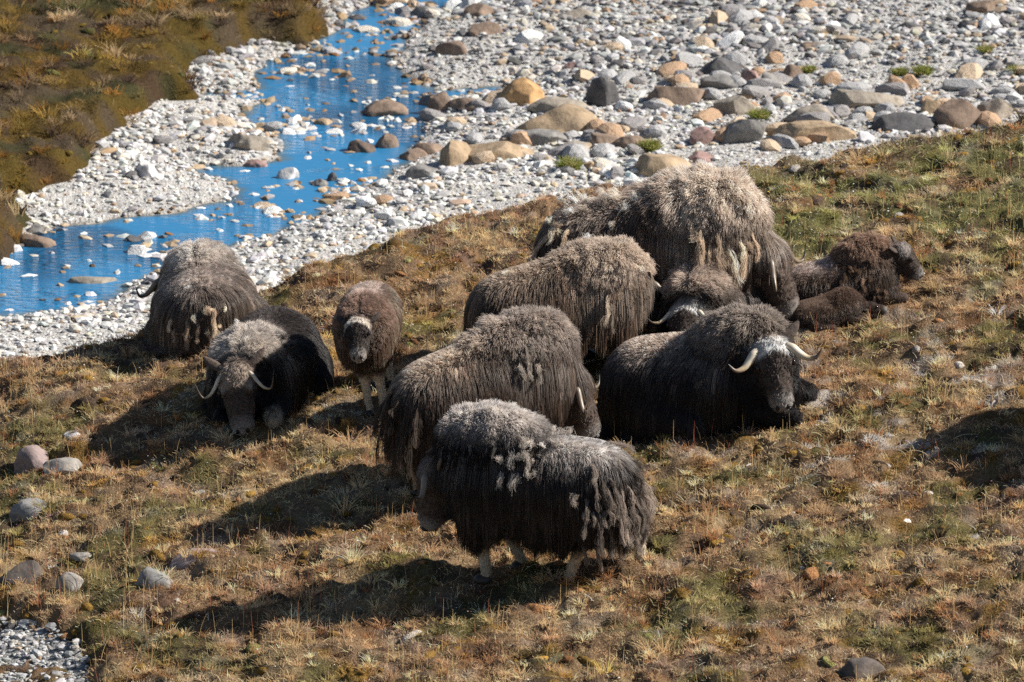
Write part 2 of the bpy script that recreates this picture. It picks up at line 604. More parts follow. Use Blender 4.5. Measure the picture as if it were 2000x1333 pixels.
def stone_colours(x, y, g):
    far = sst(8.5, 15.0, y + 0.35 * x)
    u = g.random(len(x))
    a = np.searchsorted(np.cumsum(P_NEAR), u).clip(0, 9); b = np.searchsorted(np.cumsum(P_FAR), u).clip(0, 9)
    k = np.where(g.random(len(x)) < far, b, a)
    return STONE_COLS[k] * (0.92 - 0.20 * far)[:, None] * g.uniform(0.82, 1.1, (len(x), 1)) * (1 + g.normal(0, 0.02, (len(x), 3)))


def visible_bed(x, y):
    return (y > edge_y(x) - 0.1) & (bank_d(x, y) > -0.05)


g = np.random.default_rng(21)
NT = 84000
x = g.uniform(-7.6, 8.2, NT); y = g.uniform(1.5, 22.5, NT)
ok = visible_bed(x, y) & (np.abs(x) < 4.9 + 0.085 * y + 1.0)
x, y = x[ok], y[ok]
d = riv_d(x, y)
clus = noise(x * 1.3, y * 1.3, 163)
wet_keep = np.where(d > -0.03, 1.0, np.where(clus > 0.10, 0.80, 0.10) * np.where(y > 7.5, 1.15, 0.6) * np.where(d < -0.5, 0.6, 1.0))
ok = g.random(len(x)) < wet_keep
x, y, d = x[ok], y[ok], d[ok]
size = 0.047 * np.exp(g.normal(0, 0.45, len(x)) + 0.9 * noise(x * 0.55, y * 0.55, 167)) * (1 + 0.30 * sst(9, 18, y))
size = np.where(d < -0.03, size * 1.55, size)
ok = (d > -0.03) | (size > 0.085)                              # only stones that break the surface
x, y, d, size = x[ok], y[ok], d[ok], size[ok]
z = np.maximum(bed(x, y), np.where(d < 0, ZW - size * 0.20, -9)) + size * 0.12
cc = stone_colours(x, y, g)
wet = (d < 0.02)
cc = np.where((wet & (g.random(len(x)) < 0.45))[:, None], cc * np.array([0.6, 0.45, 0.3]), cc)
order = np.argsort(-size)
big, rest = order[:180], order[180:]
V, F, C = pebble_field(x[rest], y[rest], z[rest], size[rest], cc[rest], g, IV1, IF1)
peb = link('river_pebbles', mesh_np('river_pebbles', V, F, False, C), M_PEBBLE, riverbed)
tag(peb, kind='stuff')


def stone_obj_mat(name, c, dark=0.55, moss=0.0):
    """a boulder's own stone: mottled, speckled with lichen"""
    m, nt, b = new_mat(name)
    tc = N_(nt, 'ShaderNodeTexCoord')
    n1 = N_(nt, 'ShaderNodeTexNoise'); n1.inputs['Scale'].default_value = 6.5; n1.inputs['Detail'].default_value = 8.0; n1.inputs['Roughness'].default_value = 0.65
    cr = N_(nt, 'ShaderNodeValToRGB')
    e = cr.color_ramp.elements
    e[0].position, e[0].color = 0.30, (*[v * dark for v in c], 1)
    e[1].position, e[1].color = 0.72, (*[min(v * 1.22, 0.85) for v in c], 1)
    n2 = N_(nt, 'ShaderNodeTexNoise'); n2.inputs['Scale'].default_value = 19.0; n2.inputs['Detail'].default_value = 3.0
    mr = N_(nt, 'ShaderNodeMapRange'); mr.inputs[1].default_value, mr.inputs[2].default_value = 0.60, 0.68
    mr.inputs[4].default_value = 0.45
    mx = N_(nt, 'ShaderNodeMix', data_type='RGBA')
    mx.inputs['B'].default_value = (0.10, 0.085, 0.07, 1) if moss == 0 else (0.10, 0.085, 0.02, 1)
    bp = N_(nt, 'ShaderNodeBump'); bp.inputs['Strength'].default_value = 0.7; bp.inputs['Distance'].default_value = 0.03
    nt.links.new(tc.outputs['Object'], n1.inputs['Vector']); nt.links.new(tc.outputs['Object'], n2.inputs['Vector'])
    nt.links.new(n1.outputs[0], cr.inputs[0]); nt.links.new(n2.outputs[0], mr.inputs[0])
    nt.links.new(mr.outputs[0], mx.inputs['Factor']); nt.links.new(cr.outputs[0], mx.inputs['A'])
    nt.links.new(mx.outputs['Result'], b.inputs['Base Color'])
    nt.links.new(n1.outputs[0], bp.inputs['Height']); nt.links.new(bp.outputs[0], b.inputs['Normal'])
    b.inputs['Roughness'].default_value = 0.85
    b.inputs['Specular IOR Level'].default_value = 0.2
    return m


# the 300 largest stones are pieces of their own
NV = 16
stone_mats = [stone_obj_mat('stone_kind', STONE_COLS[k], 0.85) for k in (0, 4, 9, 1, 3, 5, 6, 8)]
stone_meshes = []
for k in range(NV):
    me = mesh_np('stone', rock_verts(IV2, 900 + k, 8, 0.07, 0.78), IF2, False)
    me.materials.append(stone_mats[k % 8])
    stone_meshes.append(me)
for n, i in enumerate(big):
    o = link('stone', stone_meshes[int(g.integers(0, NV))], None, riverbed)
    s = size[i] * 0.5
    o.location = (x[i], y[i], z[i])
    o.scale = (s * g.uniform(0.9, 1.4), s * g.uniform(0.75, 1.05), s * g.uniform(0.4, 0.7))
    o.rotation_euler = (g.normal(0, 0.25), g.normal(0, 0.25), g.uniform(0, 6.28))

# larger angular stones filling the boulder line
for n in range(118):
    px, py = g.uniform(1180, 2010), g.uniform(118, 292)
    if n < 26:
        px, py = g.uniform(800, 1200), g.uniform(185, 330)
    p = on_field(px, py, bed)
    s = g.uniform(0.06, 0.16)
    o = link('stone', stone_meshes[(1, 5, 6, 7, 9, 13, 14, 15)[int(g.integers(0, 8))]], None, riverbed)
    o.location = (p[0], p[1], p[2] + s * 0.15)
    o.scale = (s * g.uniform(0.9, 1.7), s * g.uniform(0.75, 1.1), s * g.uniform(0.5, 0.8))
    o.rotation_euler = (g.normal(0, 0.2), g.normal(0, 0.2), g.uniform(0, 6.28))

# gravel in the gully
xg = g.uniform(-5.6, -2.9, 9000); yg = g.uniform(-10.2, -4.4, 9000)
ok = gully_d(xg, yg) < 0.03
xg, yg = xg[ok], yg[ok]
sg = 0.042 * np.exp(g.normal(0, 0.40, len(xg)))
V, F, C = pebble_field(xg, yg, gul_z(xg, yg) + sg * 0.1, sg, stone_colours(xg, yg, g) * 0.72, g, IV1, IF1)
gp = link('gully_pebbles', mesh_np('gully_pebbles', V, F, False, C), M_PEBBLE, gully)
tag(gp, kind='stuff')

# ------------------------------------------------------------------ boulders, each one a thing of its own
TAN, BRN, ORG = (0.42, 0.31, 0.20), (0.27, 0.195, 0.145), (0.56, 0.34, 0.16)
GRY, DGR, GTN = (0.27, 0.255, 0.235), (0.125, 0.12, 0.12), (0.36, 0.31, 0.25)
PNK, WHT, DBR = (0.36, 0.235, 0.205), (0.66, 0.63, 0.60), (0.15, 0.11, 0.085)
# left, right, top, bottom in photo pixels; colour; cuts; softness; label
BOULDERS = [
    (970, 1066, 149, 208, ORG, 5, .90, 'bright orange rounded boulder, the warmest coloured one on the gravel'),
    (1005, 1176, 203, 264, TAN, 6, .88, 'largest tan domed boulder below the bright orange boulder'),
    (1028, 1155, 190, 226, GTN, 6, .86, 'grey tan boulder half hidden behind the largest domed boulder'),
    (1138, 1211, 147, 211, DGR, 7, .80, 'upright dark grey boulder with a pointed top standing alone on gravel'),
    (1000, 1110, 251, 287, GRY, 6, .84, 'dark grey brown boulder touching the foot of the largest domed boulder'),
    (885, 1052, 276, 318, TAN, 6, .82, 'long low tan slab lying just right of the stream'),
    (842, 930, 270, 325, TAN, 9, .74, 'angular brown block with a dark left face at the stream edge'),
    (704, 802, 196, 231, BRN, 6, .86, 'brown domed rock standing in the middle of the stream'),
    (817, 900, 172, 206, GRY, 7, .80, 'flat grey green rock at the mouth of the small side pool'),
    (834, 892, 181, 221, BRN, 8, .76, 'small pointed brown rock in front of the flat grey green rock'),
    (868, 976, 190, 217, BRN, 6, .84, 'low wide brown boulder left of the bright orange boulder'),
    (678, 734, 270, 302, DBR, 5, .90, 'round dark brown rock in the water, left of a smaller one'),
    (731, 779, 262, 293, BRN, 6, .86, 'smaller brown rock in the water beside the round dark one'),
    (800, 872, 272, 303, BRN, 6, .84, 'brown rock touching the left of the angular brown block'),
    (779, 836, 291, 316, BRN, 5, .88, 'small low brown rock half in the stream below the angular block'),
    (790, 862, 321, 348, GRY, 6, .84, 'smooth grey rock at the water edge below the long tan slab'),
    (1230, 1356, 294, 342, TAN, 5, .90, 'smooth tan boulder with a white stained face just behind the largest musk ox'),
    (1341, 1399, 298, 320, PNK, 5, .88, 'pink flat stone right of the smooth tan boulder'),
    (1264, 1391, 150, 208, BRN, 7, .80, 'big blocky brown boulder right of the pointed dark grey boulder'),
    (1362, 1452, 113, 148, DGR, 7, .82, 'flat dark grey boulder farthest back in the boulder line'),
    (1368, 1452, 143, 176, GRY, 8, .76, 'grey brown boulder in front of the flat dark grey one'),
    (1444, 1491, 134, 163, PNK, 6, .84, 'small reddish boulder right of the flat dark grey one'),
    (1468, 1538, 137, 171, GRY, 8, .76, 'tilted grey angular boulder with a dark left side'),
    (1526, 1572, 126, 161, BRN, 6, .82, 'small brown upright boulder behind the tilted grey angular boulder'),
    (1387, 1486, 182, 227, GTN, 8, .76, 'flat topped grey tan boulder beside a grass tuft'),
    (1400, 1504, 219, 280, GRY, 8, .78, 'large grey boulder with a steep dark left face'),
    (1347, 1420, 245, 284, PNK, 7, .78, 'reddish wedge shaped rock touching the large grey boulder'),
    (1529, 1642, 204, 246, GTN, 7, .80, 'pale flat topped block with an even front face'),
    (1600, 1768, 170, 213, GTN, 7, .82, 'longest boulder with a mossy dark shaded front'),
    (1686, 1830, 219, 260, DGR, 8, .80, 'wide dark blue grey boulder near the hillside crest'),
    (1817, 1932, 191, 252, BRN, 8, .78, 'large brown boulder with an overhanging dark left side'),
    (1897, 1980, 189, 240, GTN, 7, .80, 'brown boulder behind the large overhanging brown one'),
    (1792, 1844, 189, 224, TAN, 6, .86, 'small yellowish boulder left of the large overhanging brown one'),
    (1500, 1700, 232, 282, TAN, 6, .78, 'long pale tan bedrock slab low in the gravel'),
    (1194, 1268, 262, 294, BRN, 6, .84, 'brown boulder behind the round green grass tuft'),
    (1148, 1216, 258, 288, BRN, 8, .76, 'jumbled small brown rock right of the largest domed boulder'),
    (1086, 1168, 276, 298, GTN, 6, .84, 'flat grey tan slab right of the long low tan slab'),
    (257, 309, 314, 350, WHT, 6, .86, 'white rounded boulder with a dark shaded left side on the gravel bar'),
    (30, 110, 454, 486, BRN, 7, .80, 'tan flat rock at the far bank where the stream leaves'),
    (48, 92, 440, 463, GRY, 7, .80, 'small grey rock just above the tan flat rock at the far bank'),
    (132, 231, 537, 559, GTN, 6, .82, 'long low pale slab on the near shore by the lying shaggy musk ox'),
    (242, 282, 460, 476, DGR, 6, .82, 'small dark rock alone in calm blue water'),
    (905, 986, 40, 70, BRN, 8, .78, 'dark brown boulder at the far right shore of the stream'),
    (848, 920, 79, 110, BRN, 7, .80, 'grey brown boulder nearer than the dark brown far one'),
    (794, 862, 8, 38, GRY, 6, .84, 'grey boulder in the stream near the top of the view'),
    (902, 972, 4, 36, BRN, 7, .80, 'far brown boulder with a flat top beside the upper stream'),
    (1886, 1952, -8, 27, BRN, 7, .80, 'brown boulder on the far gravel at the upper right corner'),
    (1750, 1802, 42, 62, DGR, 7, .80, 'low dark domed stone on the far gravel'),
    (1868, 1912, 36, 57, DGR, 7, .80, 'small dark stone below the brown corner boulder'),
    (611, 656, 231, 248, TAN, 6, .82, 'flat tan stone in the middle of the stream'),
    (440, 532, 261, 297, GTN, 5, .84, 'broad smooth grey slab lying on the left gravel bar'),
    (476, 526, 311, 331, PNK, 5, .88, 'pale pink flat stone at the edge of the left gravel bar'),
    (539, 586, 327, 354, WHT, 6, .84, 'large white stone at the tip of the left gravel bar'),
    (606, 642, 350, 368, GRY, 5, .88, 'rounded grey stone in shallow water off the white stone'),
    (636, 658, 338, 358, DGR, 8, .76, 'small dark angular stone beside the rounded grey one'),
    (1088, 1160, 16, 38, GTN, 7, .80, 'pale brown stone on the far gravel above the orange boulder'),
    (1560, 1612, 82, 98, BRN, 7, .80, 'small rusty stone in the far gravel'),
    (1100, 1138, 122, 139, PNK, 6, .84, 'pinkish stone on the gravel above the pointed dark boulder'),
]
HILL_ROCKS = [
    (14, 122, 848, 912, PNK, 8, .78, 'reddish brown block in the grass at the left border'),
    (74, 180, 878, 926, GTN, 8, .76, 'pale grey angular rock in front of the reddish brown block'),
    (14, 118, 954, 1014, GRY, 6, .84, 'rounded grey rock behind tall dry grass'),
    (-14, 86, 1074, 1140, DBR, 9, .70, 'dark jagged rock with a notch at the left border'),
    (107, 171, 1100, 1148, GTN, 5, .90, 'small round grey boulder in the grass'),
    (131, 188, 1066, 1088, GTN, 6, .82, 'thin flat grey stone above the small round boulder'),
    (330, 450, 1052, 1104, PNK, 7, .80, 'lichen covered pinkish slab in the dry grass'),
    (262, 345, 1086, 1152, GRY, 6, .80, 'mossy grey rock ridge running down from the lichen covered slab'),
    (1624, 1734, 1268, 1316, DBR, 7, .82, 'rusty lichen crusted stone low in the foreground grass'),
    (36, 76, 802, 818, WHT, 6, .82, 'small bright white stone above the reddish block'),
    (120, 176, 834, 852, WHT, 6, .82, 'pale flat stone just behind the reddish block'),
]


def add_boulder(spec, k, field, name, group):
    l, r_, t, b_, c, cuts, soft, label = spec
    p = on_field((l + r_) / 2, b_ - 2, field)
    dist = float(np.dot(p - CAM, FWD))
    w = (r_ - l) / FPX * dist
    h = (b_ - t) / FPX * dist
    dep = min(w * 0.75, h * 2.2)
    hz = max(h - 0.22 * dep, 0.62 * h) / 0.95 * (1.12 if name == 'boulder' else 1.0)                   # the top face also takes up height in the view
    P = rock_verts(IV4, 1300 + k, cuts + 5, 0.10, soft - 0.03)
    P = P * (1 + 0.035 * noise(P[:, 0] * 7 + P[:, 2] * 5 + k, P[:, 1] * 7 - P[:, 2] * 4, k))[:, None]
    P = P / np.abs(P).max(0)
    P[:, 2] = np.where(P[:, 2] < 0, P[:, 2] * 0.5, P[:, 2])
    P = P * np.array([w / 2, dep / 2, hz])
    P[:, 0] += 0.12 * P[:, 2] * math.sin(k * 2.1)
    o = link(name, mesh_np(name, P, IF4, True), stone_obj_mat(name, c, 0.55, 1.0 if 'moss' in label else 0.0))
    o.location = (p[0], p[1] + dep * 0.35, float(field(p[0], p[1] + dep * 0.35)) - (0.22 * hz if name == 'rock' else 0.0))
    try:
        o.data.set_sharp_from_angle(angle=R(32))
    except Exception:
        pass
    tag(o, label, 'boulder' if w > 0.3 else 'rock', group)
    return o


for k, s in enumerate(BOULDERS):
    add_boulder(s, k, lambda x, y: np.maximum(bed(x, y), ZW - 0.01), 'boulder', 'boulders along the stream')
for k, s in enumerate(HILL_ROCKS):
    add_boulder((s[0], s[1], s[2] + 6, s[3] + 6, tuple(min(1.0 * (0.6 * q + 0.4 * sum(s[4]) / 3), 0.65) for q in s[4]), max(s[5] - 4, 1), s[6] + 0.04, s[7]), k + 100, hill_smooth, 'rock', 'rocks in the hillside grass')
# ------------------------------------------------------------------ musk oxen: distance-field bodies, draped hair
def unit(v):
    v = np.asarray(v, float)
    return v / (np.linalg.norm(v, axis=-1, keepdims=True) + 1e-9)


class Body:
    """a body as a smooth union of tapered capsules and ellipsoids, each tagged with its region"""

    def __init__(self):
        self.pr = []

    def cone(self, tag_, a, b, ra, rb, k=0.06, sq=(1, 1, 1)):
        self.pr.append(('c', tag_, np.array(a, float), np.array(b, float), ra, rb, k, np.array(sq, float)))

    def ell(self, tag_, c, r, k=0.08, M=None):
        self.pr.append(('e', tag_, np.array(c, float), np.array(r, float), None if M is None else np.array(M, float), 0, k, None))

    def dist(self, q, P):
        if q[0] == 'c':
            _, _, a, b, ra, rb, _, sq = q
            p = (P - a) / sq
            e = (b - a) / sq
            t = np.clip((p @ e) / (e @ e), 0, 1)
            return np.linalg.norm(p - t[..., None] * e, axis=-1) - (ra + (rb - ra) * t)
        _, _, c, r, M, _, _, _ = q
        p = P - c
        if M is not None:
            p = p @ M
        k0 = np.linalg.norm(p / r, axis=-1); k1 = np.linalg.norm(p / (r * r), axis=-1)
        return k0 * (k0 - 1) / np.maximum(k1, 1e-6)

    def bake(self, h):
        lo = np.full(3, 1e9); hi = -lo
        for q in self.pr:
            if q[0] == 'c':
                m = max(q[4], q[5]) * q[7]
                lo = np.minimum(lo, np.minimum(q[2], q[3]) - m); hi = np.maximum(hi, np.maximum(q[2], q[3]) + m)
            else:
                m = q[3].max() if q[4] is not None else q[3]
                lo = np.minimum(lo, q[2] - m); hi = np.maximum(hi, q[2] + m)
        lo -= 0.22; hi += 0.22
        n = np.ceil((hi - lo) / h).astype(int) + 1
        self.lo, self.h, self.n = lo, h, n
        ax = [lo[i] + h * np.arange(n[i]) for i in range(3)]
        D = np.full(n, 0.6)
        for q in self.pr:
            if q[0] == 'c':
                m = max(q[4], q[5]) * q[7]; a, b = np.minimum(q[2], q[3]) - m, np.maximum(q[2], q[3]) + m
            else:
                m = q[3].max() if q[4] is not None else q[3]; a, b = q[2] - m, q[2] + m
            i0 = np.clip(np.floor((a - 0.20 - lo) / h).astype(int), 0, n); i1 = np.clip(np.ceil((b + 0.20 - lo) / h).astype(int) + 1, 0, n)
            sl = tuple(slice(i0[i], i1[i]) for i in range(3))
            G = np.stack(np.meshgrid(*[ax[i][sl[i]] for i in range(3)], indexing='ij'), -1)
            d = self.dist(q, G)
            o = D[sl]; k = q[6]
            hh = np.clip(0.5 + 0.5 * (o - d) / k, 0, 1)
            D[sl] = o + (d - o) * hh - k * hh * (1 - hh)
        self.D = D
        self.G = np.stack(np.gradient(D, h), -1)

    def at(self, P):
        q = np.clip((P - self.lo) / self.h, 0, np.array(self.n) - 1.001)
        i = q.astype(int); f = q - i
        d = 0.0; gr = 0.0
        for dx in (0, 1):
            for dy in (0, 1):
                for dz in (0, 1):
                    w = (f[:, 0] if dx else 1 - f[:, 0]) * (f[:, 1] if dy else 1 - f[:, 1]) * (f[:, 2] if dz else 1 - f[:, 2])
                    d = d + w * self.D[i[:, 0] + dx, i[:, 1] + dy, i[:, 2] + dz]
        j = np.round(q).astype(int)
        gr = unit(self.G[j[:, 0], j[:, 1], j[:, 2]])
        return d, gr

    def mesh(self):
        """surface nets"""
        D = self.D; n = D.shape
        S = D < 0
        c = [S[i:n[0] - 1 + i, j:n[1] - 1 + j, k:n[2] - 1 + k] for i in (0, 1) for j in (0, 1) for k in (0, 1)]
        cnt = sum(a.astype(np.int8) for a in c)
        act = (cnt > 0) & (cnt < 8)
        idx = -np.ones(act.shape, int)
        ii = np.argwhere(act)
        idx[act] = np.arange(len(ii))
        V = self.lo + (ii + 0.5) * self.h
        for _ in range(4):
            d, gr = self.at(V)
            V = V - gr * d[:, None] * 0.8
        F = []
        for axs in range(3):
            a0 = [slice(1, n[0] - 1), slice(1, n[1] - 1), slice(1, n[2] - 1)]
            a0[axs] = slice(0, n[axs] - 1)
            a1 = list(a0); a1[axs] = slice(1, n[axs])
            A, B = S[tuple(a0)], S[tuple(a1)]
            cr = np.argwhere(A != B)
            if len(cr) == 0:
                continue
            inside = A[tuple(cr.T)]
            base = cr + np.array([0 if k == axs else 1 for k in range(3)])
            u, v = (axs + 1) % 3, (axs + 2) % 3
            eu = np.zeros(3, int); eu[u] = 1; ev = np.zeros(3, int); ev[v] = 1
            q = [idx[tuple((base - eu * p - ev * r).T)] for p, r in ((1, 1), (0, 1), (0, 0), (1, 0))]
            q = np.stack(q, -1)
            q[~inside] = q[~inside][:, ::-1]
            F.append(q)
        F = np.vstack(F)
        F = F[(F >= 0).all(1)]
        return V, F

    def regions(self, P, tau=0.035):
        ds = np.stack([self.dist(q, P) for q in self.pr], -1)
        w = np.exp(-(ds - ds.min(-1, keepdims=True)) / tau)
        w /= w.sum(-1, keepdims=True)
        out = {}
        for i, q in enumerate(self.pr):
            out[q[1]] = out.get(q[1], 0) + w[:, i]
        return out


def head_matrix(poll, yaw, pitch, roll=0.0, s=1.0):
    y, p = R(yaw), R(pitch)
    X = np.array([math.cos(p) * math.cos(y), math.cos(p) * math.sin(y), -math.sin(p)])
    Z = np.array([math.sin(p) * math.cos(y), math.sin(p) * math.sin(y), math.cos(p)])
    Y = np.cross(Z, X)
    c, s_ = math.cos(R(roll)), math.sin(R(roll))
    Y, Z = Y * c + Z * s_, Z * c - Y * s_
    M = np.eye(4); M[:3, 0], M[:3, 1], M[:3, 2], M[:3, 3] = X * s, Y * s, Z * s, poll
    return M


def hp(M, p):
    return (M[:3, :3] @ np.array(p, float)) + M[:3, 3]


def tube(path, radii, seg=10, squash=None):
    path = np.array(path, float)
    n = len(path)
    # smooth resample
    t = np.linspace(0, n - 1, (n - 1) * 5 + 1)
    i = np.clip(t.astype(int), 0, n - 2); f = (t - i)[:, None]
    p0, p1, p2, p3 = path[np.clip(i - 1, 0, n - 1)], path[i], path[i + 1], path[np.clip(i + 2, 0, n - 1)]
    C = 0.5 * (2 * p1 + (p2 - p0) * f + (2 * p0 - 5 * p1 + 4 * p2 - p3) * f ** 2 + (3 * p1 - p0 - 3 * p2 + p3) * f ** 3)
    rr = np.interp(t, np.arange(n), radii)
    T = unit(np.gradient(C, axis=0))
    up = np.array([0.13, 0.21, 0.97])
    A = unit(np.cross(T, up)); B = np.cross(T, A)
    a = np.linspace(0, 2 * np.pi, seg, endpoint=False)
    V = C[:, None, :] + rr[:, None, None] * (np.cos(a)[None, :, None] * A[:, None, :] + np.sin(a)[None, :, None] * B[:, None, :])
    m = len(C)
    V = np.vstack([V.reshape(-1, 3), C[:1], C[-1:]])
    F = [[k * seg + j, k * seg + (j + 1) % seg, (k + 1) * seg + (j + 1) % seg, (k + 1) * seg + j] for k in range(m - 1) for j in range(seg)]
    F += [[m * seg, (j + 1) % seg, j, j] for j in range(seg)]
    return V, np.array(F), np.repeat(t / (n - 1), seg)


def blob(center, radii, M3=None, sub=3):
    V, F = ico(sub)
    V = V * np.array(radii)
    if M3 is not None:
        V = V @ np.array(M3).T
    return V + np.array(center), F


def tube_mesh(name, path, radii, cols=None, seg=10):
    V, F, t = tube(path, radii, seg)
    # split the cap triangles from the quads
    quads = F[F[:, 2] != F[:, 3]]; tris = F[F[:, 2] == F[:, 3]][:, :3]
    F3 = np.vstack([quads[:, [0, 1, 2]], quads[:, [0, 2, 3]], tris])
    c = None
    if cols is not None:
        tt = np.concatenate([t, [0, 1]])
        c = np.stack([np.interp(tt, np.linspace(0, 1, len(cols)), [q[k] for q in cols]) for k in range(3)], -1)
    return mesh_np(name, V, F3, True, c)


# ---- poses (adult, metres; x forward, y left, z up)
def standing(B, o):
    lg = o.get('leg', 0.0)                               # extra leg length
    w = o.get('wide', 1.0)
    z = lg
    B.ell('rump', (-0.56, 0, 0.84 + z), (0.40, 0.36 * w, 0.37), 0.10)
    B.ell('barrel', (-0.15, 0, 0.84 + z), (0.66, 0.40 * w, 0.40), 0.14)
    B.ell('chest', (0.40, 0, 0.86 + z), (0.46, 0.38 * w, 0.46), 0.14)
    B.cone('rump', (-0.62, 0, 0.94 + z), (0.12, 0, 1.06 + z), 0.20, 0.26, 0.12)
    hz = o.get('hump', 0.0)
    B.ell('hump', (0.36, 0, 1.12 + hz + z), (0.46, 0.25 * w, 0.24), 0.16)
    H = o['H']
    nb = hp(H, (0.02, 0, -0.06))
    hs = o.get('hs', 1.25)
    B.cone('neck', (0.56, 0, 0.98 + hz * 0.6 + z), nb, o.get('neckr', 0.31), 0.13 * hs, 0.09, (1, 0.82, 1))
    B.cone('neck', (0.54, 0, 0.76 + z), hp(H, (0.08, 0, -0.12)), 0.25, 0.09 * hs, 0.08)
    st = o.get('stride', (0, 0, 0, 0))                  # fl, fr, hl, hr fore-aft shift
    w = w * o.get('legw', 1.0)
    hoofs = []
    for k, (sgn, dx) in enumerate(((1, st[0]), (-1, st[1]))):
        y = 0.19 * sgn * w
        B.cone('leg', (0.42, y, 0.66 + z), (0.44 + dx * 0.5, y, 0.36 + z * .6), 0.15, 0.075, 0.08)
        B.cone('leg', (0.44 + dx * 0.5, y, 0.36 + z * .6), (0.42 + dx, y, 0.07), 0.062, 0.042, 0.03)
        hoofs.append((0.43 + dx, y))
    for k, (sgn, dx) in enumerate(((1, st[2]), (-1, st[3]))):
        y = 0.20 * sgn * w
        B.cone('leg', (-0.58, y, 0.70 + z), (-0.50 + dx * 0.4, y, 0.52 + z), 0.22, 0.14, 0.08)
        B.cone('leg', (-0.52 + dx * 0.4, y, 0.52 + z), (-0.74 + dx * 0.8, y, 0.34 + z * .6), 0.13, 0.068, 0.05)
        B.cone('leg', (-0.74 + dx * 0.8, y, 0.34 + z * .6), (-0.70 + dx, y, 0.07), 0.056, 0.042, 0.03)
        hoofs.append((-0.69 + dx, y))
    return hoofs


def lying(B, o):
    w = o.get('wide', 1.0)
    hz = o.get('hump', 0.0)
    B.ell('rump', (-0.55, 0, 0.36), (0.46, 0.44 * w, 0.38), 0.12)
    B.ell('barrel', (-0.10, 0, 0.36), (0.62, 0.50 * w, 0.38), 0.14)
    B.ell('chest', (0.38, 0, 0.42), (0.42, 0.42 * w, 0.44), 0.14)
    B.cone('rump', (-0.60, 0, 0.50), (-0.1, 0, 0.54), 0.22, 0.24, 0.14)
    B.ell('hump', (0.34, 0, 0.72 + hz), (0.40, 0.25 * w, 0.24), 0.16)
    H = o['H']
    nb = hp(H, (0.02, 0, -0.06))
    hs = o.get('hs', 1.25)
    B.cone('neck', (0.50, 0, 0.58 + hz * .6), nb, 0.29, 0.13 * hs, 0.09, (1, 0.85, 1))
    B.cone('neck', (0.48, 0, 0.34), hp(H, (0.08, 0, -0.12)), 0.25, 0.09 * hs, 0.08)
    hoofs = []
    for k, sgn in enumerate((1, -1)):
        fx = o.get('fore', (0, 0))[k]
        y = 0.27 * sgn
        B.cone('leg', (0.45, y, 0.22), (0.82 + fx, y * 1.05, 0.10), 0.14, 0.075, 0.06)
        B.cone('leg', (0.82 + fx, y * 1.05, 0.10), (0.60 + fx, y * 1.12, 0.05), 0.07, 0.05, 0.03)
        B.cone('leg', (-0.45, 0.36 * sgn * w, 0.20), (-0.10, 0.50 * sgn * w, 0.12), 0.20, 0.12, 0.08)
    return hoofs


def add_head(B, H, s, calf=False):
    A = H[:3, :3] / s
    f = 0.90 if calf else 1.0
    B.ell('head', hp(H, (0.06, 0, -0.02)), np.array((0.155, 0.135, 0.13)) * s, 0.06, A)
    B.cone('head', hp(H, (0.08, 0, -0.02)), hp(H, (0.36 * f, 0, -0.045)), 0.128 * s, 0.088 * s, 0.05)
    B.cone('head', hp(H, (0.10, 0, -0.12)), hp(H, (0.36 * f, 0, -0.11)), 0.095 * s, 0.058 * s, 0.04)
    B.ell('muzzle', hp(H, (0.405 * f, 0, -0.062)), np.array((0.075, 0.082, 0.078)) * s, 0.03, A)
    for sg in (1, -1):
        B.ell('head', hp(H, (0.15, 0.10 * sg, 0.05)), np.array((0.05, 0.03, 0.03)) * s, 0.03, A)


# ---- hair
def grow(B, P, Nn, L, K, comb, lift, grav, gdir, floor, g, jit=0.12, off0=0.004, off1=0.03):
    S = len(P)
    lift = lift + (g.random(S) < 0.05) * g.uniform(0.1, 0.45, S)              # fly-away hairs
    pts = np.zeros((S, K, 3)); pts[:, 0] = P
    d = unit(comb * (1 - lift)[:, None] + Nn * lift[:, None] + g.normal(0, 1, (S, 3)) * jit)
    step = (L / (K - 1))[:, None]
    p = P.copy()
    for k in range(1, K):
        d = unit(d + gdir[None] * grav[:, None])
        q = p + d * step
        sd_, gr = B.at(q)
        push = np.clip(off0 + (off1 - off0) * k / (K - 1) - sd_, 0, 0.06)
        q = q + gr * push[:, None]
        fl = q[:, 2] < floor
        q[:, 2] = np.where(fl, floor + g.uniform(0, 0.02, S), q[:, 2])
        v = q - p
        d = unit(v)
        q = p + d * step
        pts[:, k] = q
        p = q
    return pts


def nearest(P, Q):
    out = np.empty(len(P), int)
    q2 = (Q ** 2).sum(1)
    for i in range(0, len(P), 4000):
        out[i:i + 4000] = np.argmin(q2[None] - 2 * P[i:i + 4000] @ Q.T, 1)
    return out


